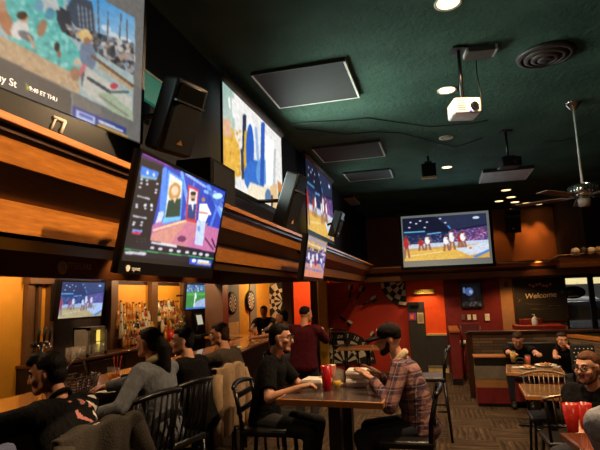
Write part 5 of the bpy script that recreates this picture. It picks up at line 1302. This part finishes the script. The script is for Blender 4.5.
tumbler('glass of red ale with foam at the back of the high table', (-.92,4.29,1.0535), .165,.03,.042, g_clear, l_red, .9, name='pint_glass')
tumbler('empty clear glass between the red ale and the pale beer', (-.84,4.22,1.0535), .13,.03,.038, g_clear, l_pale, .2, name='pint_glass')
# dining things
dz = .741
plate('white plate of food in front of the couple', at(546,366,Z=dz), .14, True, 3)
plate('white plate of food before the man in the printed black tee', at(527,368.5,Z=dz), .10, True, 4)
for k, px in enumerate(((516,367.5),(557,367))): tag(MB().box((0,0,.004), (.1,.08,.006), (0,0,20+40*k)).build('napkin', M('paper_white', (206,204,204), .8), loc=tuple(at(*px, Z=dz))), ['white napkin by the man in the printed black tee','white napkin by the resting woman'][k], 'napkin', 'napkins on the couple table')
tumbler('pale beer glass with foam held by the man in the printed black tee', at(513.5,362.5,Z=dz), .17,.032,.044, g_clear, l_pale, .8, name='pint_glass')
tumbler('glass of red drink in front of the couple', at(528.5,366,Z=dz), .15,.03,.04, g_clear, l_red, .85, name='pint_glass')
tumbler('red plastic tumbler at the bottom right corner, left one', at(570.5,432,Z=.781)+Vector((.02,.02,0)), .19,.036,.056, M('tumbler_red_bright', (176,36,24), .25), None, name='tumbler', cat='tumbler', group='red tumblers on the near right table')
tumbler('red plastic tumbler at the bottom right corner, right one', at(583,431,Z=.781)+Vector((.04,.06,0)), .18,.034,.05, M('tumbler_red_bright', (176,36,24), .25), None, name='tumbler', cat='tumbler', group='red tumblers on the near right table')
# ================================================================ on the walls, outside
m_mblack = M('mural_black', (22,20,18), .7); m_mwhite = M('mural_white', (206,196,172), .7); m_mred = M('mural_red', (150,30,24), .7)
def dart_rings(t, R, a0, a1, rings, y, pw=18, swap=0):
    """rings of alternating dark and pale wedges, angles in degrees"""
    bb = {0: MB(), 1: MB()}; n = max(1, round((a1-a0)/pw))
    for ri, (r0, r1) in enumerate(rings):
        for k in range(n):
            b0, b1 = a0+(a1-a0)*k/n, a0+(a1-a0)*(k+1)/n; P = []
            for j in range(5): a = math.radians(b0+(b1-b0)*j/4); P.append((r1*R*math.cos(a), r1*R*math.sin(a)))
            for j in range(5): a = math.radians(b1-(b1-b0)*j/4); P.append((max(r0,.002)*R*math.cos(a), max(r0,.002)*R*math.sin(a)))
            bb[(ri+k+swap) % 2].prism(P, 'Y', y-.012, y)
    bb[0].build('dark_wedges', m_mblack, t); bb[1].build('pale_wedges', m_mwhite, t)
def murals():
    c = at(345,363,Y=11.98); R = (at(345,331.5,Y=11.98)-c).length; c.z = max(c.z,.05)
    t = thing('wall_dartboard', 'big half dartboard with pale numbers low on the red wall', 'dartboard', tuple(c)); 
    P = [(R*math.cos(math.radians(a)), R*math.sin(math.radians(a))) for a in range(0,181,6)]; MB().prism(P, 'Y', -.012, 0).build('backing', m_mblack, t)
    dart_rings(t, R, 0, 180, [(.1,.42),(.42,.5),(.5,.74)], -.012, 18)
    nums = [6,13,4,18,1,20,5,12,9,14]
    for k, nn in enumerate(nums):
        a = math.radians(9+18*k); text(str(nn), R*.2, frame_mtx((R*.87*math.cos(a),-.016,R*.87*math.sin(a)), (math.sin(a),0,-math.cos(a)), (math.cos(a),0,math.sin(a))), m_mwhite, parent=t)
    c = at(405,280.5,Y=11.98); t = thing('wall_dartboard', 'quarter dartboard of black and pale wedges high on the red wall', 'dartboard', tuple(c)); R = .58
    MB().prism([(R*math.cos(math.radians(a)), R*math.sin(math.radians(a))) for a in range(180,271,6)]+[(0,0)], 'Y', -.012, 0).build('backing', m_mblack, t)
    dart_rings(t, R, 180, 270, [(.12,.38),(.38,.62),(.62,.8),(.86,.98)], -.012, 18)
    c = at(283,301,Y=13.97); t = thing('wall_dartboard', 'black and white dartboard wedges on the olive wall of the darts nook', 'dartboard', tuple(c)); R = .58
    MB().prism([(R*math.cos(math.radians(a)), R*math.sin(math.radians(a))) for a in range(90,271,6)], 'Y', -.012, 0).build('backing', m_mblack, t); dart_rings(t, R, 90, 270, [(.08,.45),(.45,.62),(.62,.96)], -.012, 20)
    L = ['wall dart pointing down, leftmost of the fan of three','wall dart pointing down left, middle of the fan of three','wall dart pointing left, lowest of the fan of three','wall dart with tail to the lower right, alone above the half dartboard','wall dart with black flights close to the cap of the plaid man']
    for k, (tip, tail) in enumerate((((349.5,303.5),(351,284.5)),((353.5,305),(364,286)),((357,308.5),(377,297.5)),((335,313.5),(352,325)),((364,347),(374.5,332)))):
        a, b = at(*tip, Y=11.93), at(*tail, Y=11.93); d = b-a; Lg = d.length; u = d/Lg; s = Vector((-u.z,0,u.x))
        t = thing('wall_dart', L[k], 'dart', tuple(a), 0, 'giant darts on the red wall')
        MB().cyl((0,0,0), u*Lg*.3, .004, .01, 8).build('point', m_steel, t); MB().cyl(u*Lg*.3, u*Lg*.62, .024, .02, 12).build('barrel', m_mblack, t); MB().cyl(u*Lg*.62, u*Lg*.95, .011, .009, 8).build('shaft', m_mblack, t)
        for j, n in enumerate((s, Vector((0,-1,0)), -s)):
            f = MB(); q = [u*Lg*.68, u*Lg*.76+n*Lg*.13, u*Lg*.98+n*Lg*.13, u*Lg*.95]
            if j == 1: q = [u*Lg*.68, u*Lg*.76+n*.05, u*Lg*.98+n*.05, u*Lg*.95]
            w = (n.cross(u)).normalized()*.004; f.mesh([v-w for v in q]+[v+w for v in q], [(3,2,1,0),(4,5,6,7),(0,1,5,4),(1,2,6,5),(2,3,7,6),(3,0,4,7)]); f.build('flight', m_mblack if j else m_mwhite, t)
murals()
def dartboard(px, label, r=.225):
    p = at(*px, X=-4.70); t = thing('dartboard', label, 'dartboard', tuple(p)); 
    MB().lathe([(r*1.18,-.02),(r*1.2,0),(r*1.18,.02),(1e-4,.02)], n=32, axis=(1,0,0)).build('surround', m_mblack, t); bb = {0: MB(), 1: MB()}
    for ri, (r0, r1) in enumerate(((.08,.5),(.5,.56),(.56,.88),(.88,.96))):
        for k in range(20):
            a0, a1 = math.radians(18*k), math.radians(18*k+18); bb[(ri+k) % 2].prism([(r*r1*math.cos(a0),r*r1*math.sin(a0)),(r*r1*math.cos(a1),r*r1*math.sin(a1)),(r*r0*math.cos(a1),r*r0*math.sin(a1)),(r*r0*math.cos(a0),r*r0*math.sin(a0))], 'X', .02, .026)
    bb[0].build('dark_wedges', m_mblack, t); bb[1].build('pale_wedges', m_mwhite, t); MB().cyl((.02,0,0), (.03,0,0), r*.08).build('bullseye', m_mred, t)
dartboard((232,303), 'dartboard on the grey panel nearest the bar post'); dartboard((250.5,301), 'dartboard on the farther grey panel')
def sign():
    a = at(414,292.2,Y=11.98); b = at(433.8,291.2,Y=11.98); c = (a+b)/2; t = thing('restroom_sign', 'yellow RESTROOMS sign on the orange wall', 'sign', tuple(c)); w = (b-a).length
    MB().box((0,0,0), (w,.02,.1), bev=.004).build('plate', M('sign_yellow', (232,196,96), .5), t); text('RESTROOMS', .083, frame_mtx((0,-.012,0), (1,0,0), (0,0,1)), m_mblack, parent=t)
sign()
def picture():
    q = [at(461.5,283.5,Y=11.95), at(480.5,283,Y=11.95), at(481.5,306,Y=11.95), at(462,306.5,Y=11.95)]; x0=(q[0].x+q[3].x)/2; x1=(q[1].x+q[2].x)/2; z1=q[0].z; z0=q[2].z
    q = [Vector((x0,11.95,z1)),Vector((x1,11.95,z1)),Vector((x1,11.95,z0)),Vector((x0,11.95,z0))]; c = sum(q, Vector())/4
    t = thing('wall_picture', 'dark framed picture with a pale blue shape on the maroon wall', 'picture', tuple(c)); inv = Matrix.Translation(-c)
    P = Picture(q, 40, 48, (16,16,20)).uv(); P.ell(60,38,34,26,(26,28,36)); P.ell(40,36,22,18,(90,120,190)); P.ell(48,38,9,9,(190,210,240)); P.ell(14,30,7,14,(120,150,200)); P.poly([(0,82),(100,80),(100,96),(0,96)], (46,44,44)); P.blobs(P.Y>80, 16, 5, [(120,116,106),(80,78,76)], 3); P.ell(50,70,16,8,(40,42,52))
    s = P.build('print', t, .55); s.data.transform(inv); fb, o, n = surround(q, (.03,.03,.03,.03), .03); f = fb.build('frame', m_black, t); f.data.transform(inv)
picture()
for k, (px, m, l) in enumerate(((463.3,M('plate_grey', (110,84,78), .5),'dim grey switch plate on the maroon wall, nearest the picture side'),(469.2,m_white,'white switch plate on the maroon wall, second in the row'),(474.6,m_white,'white switch plate on the maroon wall, third in the row'),(487.3,m_white,'larger white box on the maroon wall, last in the row'))):
    p = at(px,317.3,Y=11.98); w = .075 if k < 3 else .1; t = thing('switch_plate', l, 'switch', tuple(p), 0, 'switch plates on the maroon wall'); MB().box((0,0,0), (w,.02,.12 if k < 3 else .15), bev=.004).build('plate', m, t); MB().box((0,-.012,0), (.02,.01,.04)).build('toggle', m, t)
p = at(506,284.5,Y=11.97); t = thing('alarm_box', 'small dark red alarm box high on the tan wall', 'alarm', tuple(p)); MB().box((0,0,0), (.08,.05,.12), bev=.008).build('box', M('alarm_red', (110,40,24), .5), t); MB().cyl((0,-.02,.02), (0,-.035,.02), .024, n=14).build('bell', M('alarm_brown', (80,34,22), .4), t)
def chalkboard():
    q = [at(514,280,Y=11.95), at(564,279.5,Y=11.95), at(567,320,Y=11.95), at(516,321,Y=11.95)]; x0=(q[0].x+q[3].x)/2; x1=(q[1].x+q[2].x)/2; z1=q[0].z; z0=q[2].z
    c = Vector(((x0+x1)/2,11.95,(z0+z1)/2)); w, h = x1-x0, z1-z0; t = thing('chalkboard', 'black chalkboard with a chalked Welcome on the tan wall', 'chalkboard', tuple(c))
    MB().box((0,.01,0), (w,.02,h)).build('board', M('slate', (20,19,19), .7), t); f = MB()
    for a in ((0,h/2,w+.06,.03),(0,-h/2,w+.06,.03)): f.box((a[0],0,a[1]), (a[2],.045,a[3]))
    for sx in (-1,1): f.box((sx*(w/2+.015),0,0), (.03,.045,h))
    f.build('frame', m_trimd, t); ch = M('chalk_white', (216,206,190), .9)
    wc = at(541,295.5,Y=11.93)-c; o = text('Welcome', .16, frame_mtx((wc.x,-.003,wc.z), (1,0,.05), (0,0,1)) @ Matrix(((1,.18,0,0),(0,1,0,0),(0,0,1,0),(0,0,0,1))), ch, parent=t)
    fl = MB(); rnd = random.Random(2)
    for k in range(7):
        v = at(530+k*3.4,285+1.2*math.sin(k*1.7),Y=11.93)-c
        for j in range(5): fl.ell((v.x+.018*math.cos(j*1.256),-.003,v.z+.018*math.sin(j*1.256)), (.012,.003,.012), nu=8, nv=6)
    fl.build('chalk_flowers', M('chalk_orange', (206,120,84), .9), t); s = MB()
    for x0_,y0_,x1_,y1_ in ((517,298,522,301),(518,302,523,298),(526,304,545,304.5),(548,306,562,305.5),(530,309,556,309)):
        s.tube([Vector((v.x,-.003,v.z)) for v in (at(x0_,y0_,Y=11.93)-c, at(x1_,y1_,Y=11.93)-c)], .004, 5)
    s.build('chalk_strokes', M('chalk_faint', (110,104,96), .9), t)
chalkboard()
def oval():
    p = at(573,292.3,Y=11.96); t = thing('oval_sign', 'black oval sign hung in the first window', 'sign', tuple(p)); MB().lathe([(.24,-.012),(.245,0),(.24,.012)], n=36, axis=(0,1,0)).build('board', m_black, t).scale = (1,1,.55)
    MB().box((0,-.016,-.085), (.2,.004,.014)).build('white_line', m_letter, t); c = MB()
    for sx in (-1,1): MB().tube([(sx*.1,0,.1),(sx*.1,0,.2)], .004, 5).build('hanger', m_bmetal, t)
oval()
def helmets():
    L = ['small white helmet at the near end of the right ledge','small dark helmet second along the right ledge','small white helmet with a dark mark third along the right ledge','small pale helmet at the photo edge on the right ledge']
    for k, (px, m) in enumerate(((575,m_white),(583.5,M('helmet_dark', (60,54,50), .3)),(591,m_white),(599,M('helmet_gold', (150,130,90), .3)))):
        p = at(px,247,Y=11.47); t = thing('display_helmet', L[k], 'helmet', (p.x,11.47,2.441), math.radians(-30+20*k), 'display helmets on the right ledge')
        b = MB(); b.ell((0,0,.085), (.085,.1,.088), nu=18, nv=12); b.span((-.08,-.04,.0), (.08,.09,.05), .02); b.build('shell', m, t); g = MB()
        for z in (.03,.06): g.tube([(-.08,-.03,z+.02),(-.06,-.12,z),(0,-.145,z),(.06,-.12,z),(.08,-.03,z+.02)], .006, 6)
        g.build('face_guard', m_bmetal, t); MB().box((.0,0,.168), (.02,.12,.014)).build('stripe', m_mblack if m is m_white else m_mwhite, t)
helmets()
b = MB(); b.tube([at(497,263,Y=11.38), at(530,262.6,Y=11.38), at(548,261.5,Y=11.38), at(553,258,Y=11.38), at(558,255.5,Y=11.36), at(600,252.5,Y=11.34)], .012, 8); tag(b.build('wall_cable', M('cable_pale', (176,140,104), .5)), 'pale cable running along the right hand wooden ledge', 'cable')
# cars in the lot outside
def car(label, loc, rz, col, group):
    t = thing('parked_car', label, 'car', loc, rz, group); m = M('car_paint_%d' % col[0], col, .25, coat=.6)
    prof = [(-2.1,.35),(-2.15,.6),(-2.05,.82),(-1.2,.95),(-.55,1.42),(.9,1.46),(1.6,1.0),(2.1,.92),(2.15,.5),(2.1,.35)]     # (y,z), front at -y
    b = MB(); b.prism(prof, 'X', -.86, .86, .05); b.build('body', m, t)
    gm = M('car_glass', (24,28,34), .1, spec=.8); MB().mesh([(-.7,-1.14,.97),(.7,-1.14,.97),(.62,-.6,1.38),(-.62,-.6,1.38)], [(0,1,2,3)]); 
    w = MB(); w.slab([(-.62,-.62,1.40),(.62,-.62,1.40),(.74,-1.17,1.0),(-.74,-1.17,1.0)], .02); w.build('windscreen', gm, t)
    for sx in (-1,1):
        s = MB(); s.prism([(-1.0,1.0),(-.5,1.36),(.8,1.38),(1.3,1.02)], 'X', sx*.855, sx*.885); s.build('side_window', gm, t)
        MB().box((sx*.62,-2.12,.72), (.36,.08,.14), bev=.03).build('headlight', M('headlight_clear', (220,220,214), .1), t); MB().box((sx*.98,-.95,1.02), (.18,.1,.13), bev=.03).build('mirror', m, t)
        for y in (-1.35,1.35):
            wl = MB().cyl((sx*.7,y,.32), (sx*.88,y,.32), .32, n=22).build('wheel', M('tyre', (18,18,18), .8), t); MB().cyl((sx*.86,y,.32), (sx*.895,y,.32), .2, n=16).build('hub', m_steel, wl)
    MB().box((0,-2.14,.62), (.8,.05,.16), bev=.02).build('grille', m_black, t); MB().box((0,-2.16,.42), (1.6,.1,.12), bev=.03).build('bumper', m, t)
G = 'cars parked outside'
car('white car parked outside the first window', (3.75,15.9,.0), math.radians(6), (206,208,204), G); car('white car parked outside the second window', (6.1,16.1,.0), math.radians(4), (214,214,212), G); car('silver grey car parked further off outside', (5.4,22.5,0), math.radians(80), (120,124,130), G)
MB_ = MB(); MB_.span((0,27.8,1.95), (28,28,2.25)); o = MB_.build('lit_fascia', glow('shop_fascia_lit', (206,190,140), .6)); tag(o, 'yellowish lit shop fascia across the lot outside', 'sign')
# ================================================================ light
w = bpy.data.worlds.new('world'); SC.world = w; w.use_nodes = True
w.node_tree.nodes['Background'].inputs[0].default_value = (*srgb(120,130,150), 1)
w.node_tree.nodes['Background'].inputs[1].default_value = .3
WARM = (255,212,160); AMBER = (255,180,100)
def down(x, y, e, angle=75, z=4.06, col=WARM, tgt=None, size=.05): return lamp('SPOT', 'down_spot', (x,y,z), e, col, tgt or (x,y,0), size, angle, .6)
# the ceiling's recessed lights, with unseen fill spots added among them
down(.24,3.93,420,160); down(.26,5.76,160,120)
for (x, y) in ((.27,7.59),(.32,9.5)): down(x, y, 130, 110)
down(.9,2.0,900,46,tgt=(-1.5,1.4,2.25)); down(-.6,-.8,120,130); down(2.2,4.4,190,110); down(2.2,7.4,140,110); down(2.4,1.5,130,110); down(-.4,10.0,190,110)  # added spots: the first brightens the soffit, the others fill the room
down(-1.0,6.2,120,100); down(-1.0,8.6,120,100)  # added fill spots without fixtures
for (x, y, e) in ((1.69,14.6,26),(2.14,14.8,30),(2.49,14.85,55),(2.84,14.9,60)): down(x, y, e, 58, tgt=(x,15.1,2.6), col=AMBER)
down(2.9,10.9,70,50,tgt=(2.9,11.35,2.3),col=AMBER); down(2.05,11.32,5,100,z=2.37,tgt=(2.05,11.5,2.1),col=AMBER)
# area lamps added before the big screens to strengthen their glow on the ceiling
lamp('AREA', 'screen_fill_lamp', (-1.60,1.8,3.4), 22, (190,225,220), (3,3.0,4.6), 1.2, sy=.9, angle=110)
lamp('AREA', 'screen_fill_lamp', (-1.86,5.4,3.4), 78, (218,236,228), (3,4.6,4.6), 1.8, sy=1.0, angle=115)
lamp('AREA', 'screen_fill_lamp', (-1.86,8.7,3.4), 16, (190,225,220), (3,8,4.2), 1.8, sy=1.0, angle=115)
lamp('AREA', 'screen_fill_lamp', (.2,11.2,3.0), 14, (190,215,230), (.2,5,4.1), 2.0, sy=1.0)
# bar
for px in (112,150,190,222): down(-4.46, at(px,277,X=-4.6).y, 40, 90, z=2.57, col=AMBER)
for (x, y) in ((-3.5,1.6),(-3.5,2.8),(-3.4,4.2),(-3.4,5.6),(-3.3,7.0),(-3.3,8.6)): down(x, y, 42, 125, z=2.57, tgt=(x+.25,y,0))
for (y, e) in ((4.8,40),(5.9,26),(8.2,40),(9.4,40)): lamp('POINT', 'backbar_lamp', (-4.9,y,2.4), e, WARM, size=.08)
lamp('POINT', 'darts_lamp', (-4.0,12.4,2.4), 50, (255,220,160), size=.1)
lamp('POINT', 'darts_lamp', (-3.2,13.2,2.4), 26, (255,215,150), size=.1)
down(-.3,11.7,30,120,z=2.03); down(1.6,11.35,40,150,z=2.03,col=AMBER)  # the second spot is added to brighten the tan wall
lamp('AREA', 'car_fill_light', (4.6,13.8,3.95), 800, (236,232,222), (4.6,15.0,0), 1.2)  # unseen area lamp added to brighten the parked cars
lamp('AREA', 'exterior_fill_light', (5,22,7), 1200, (230,226,214), (6,27,0), 2)  # unseen area lamp added to lift the shops and far lot
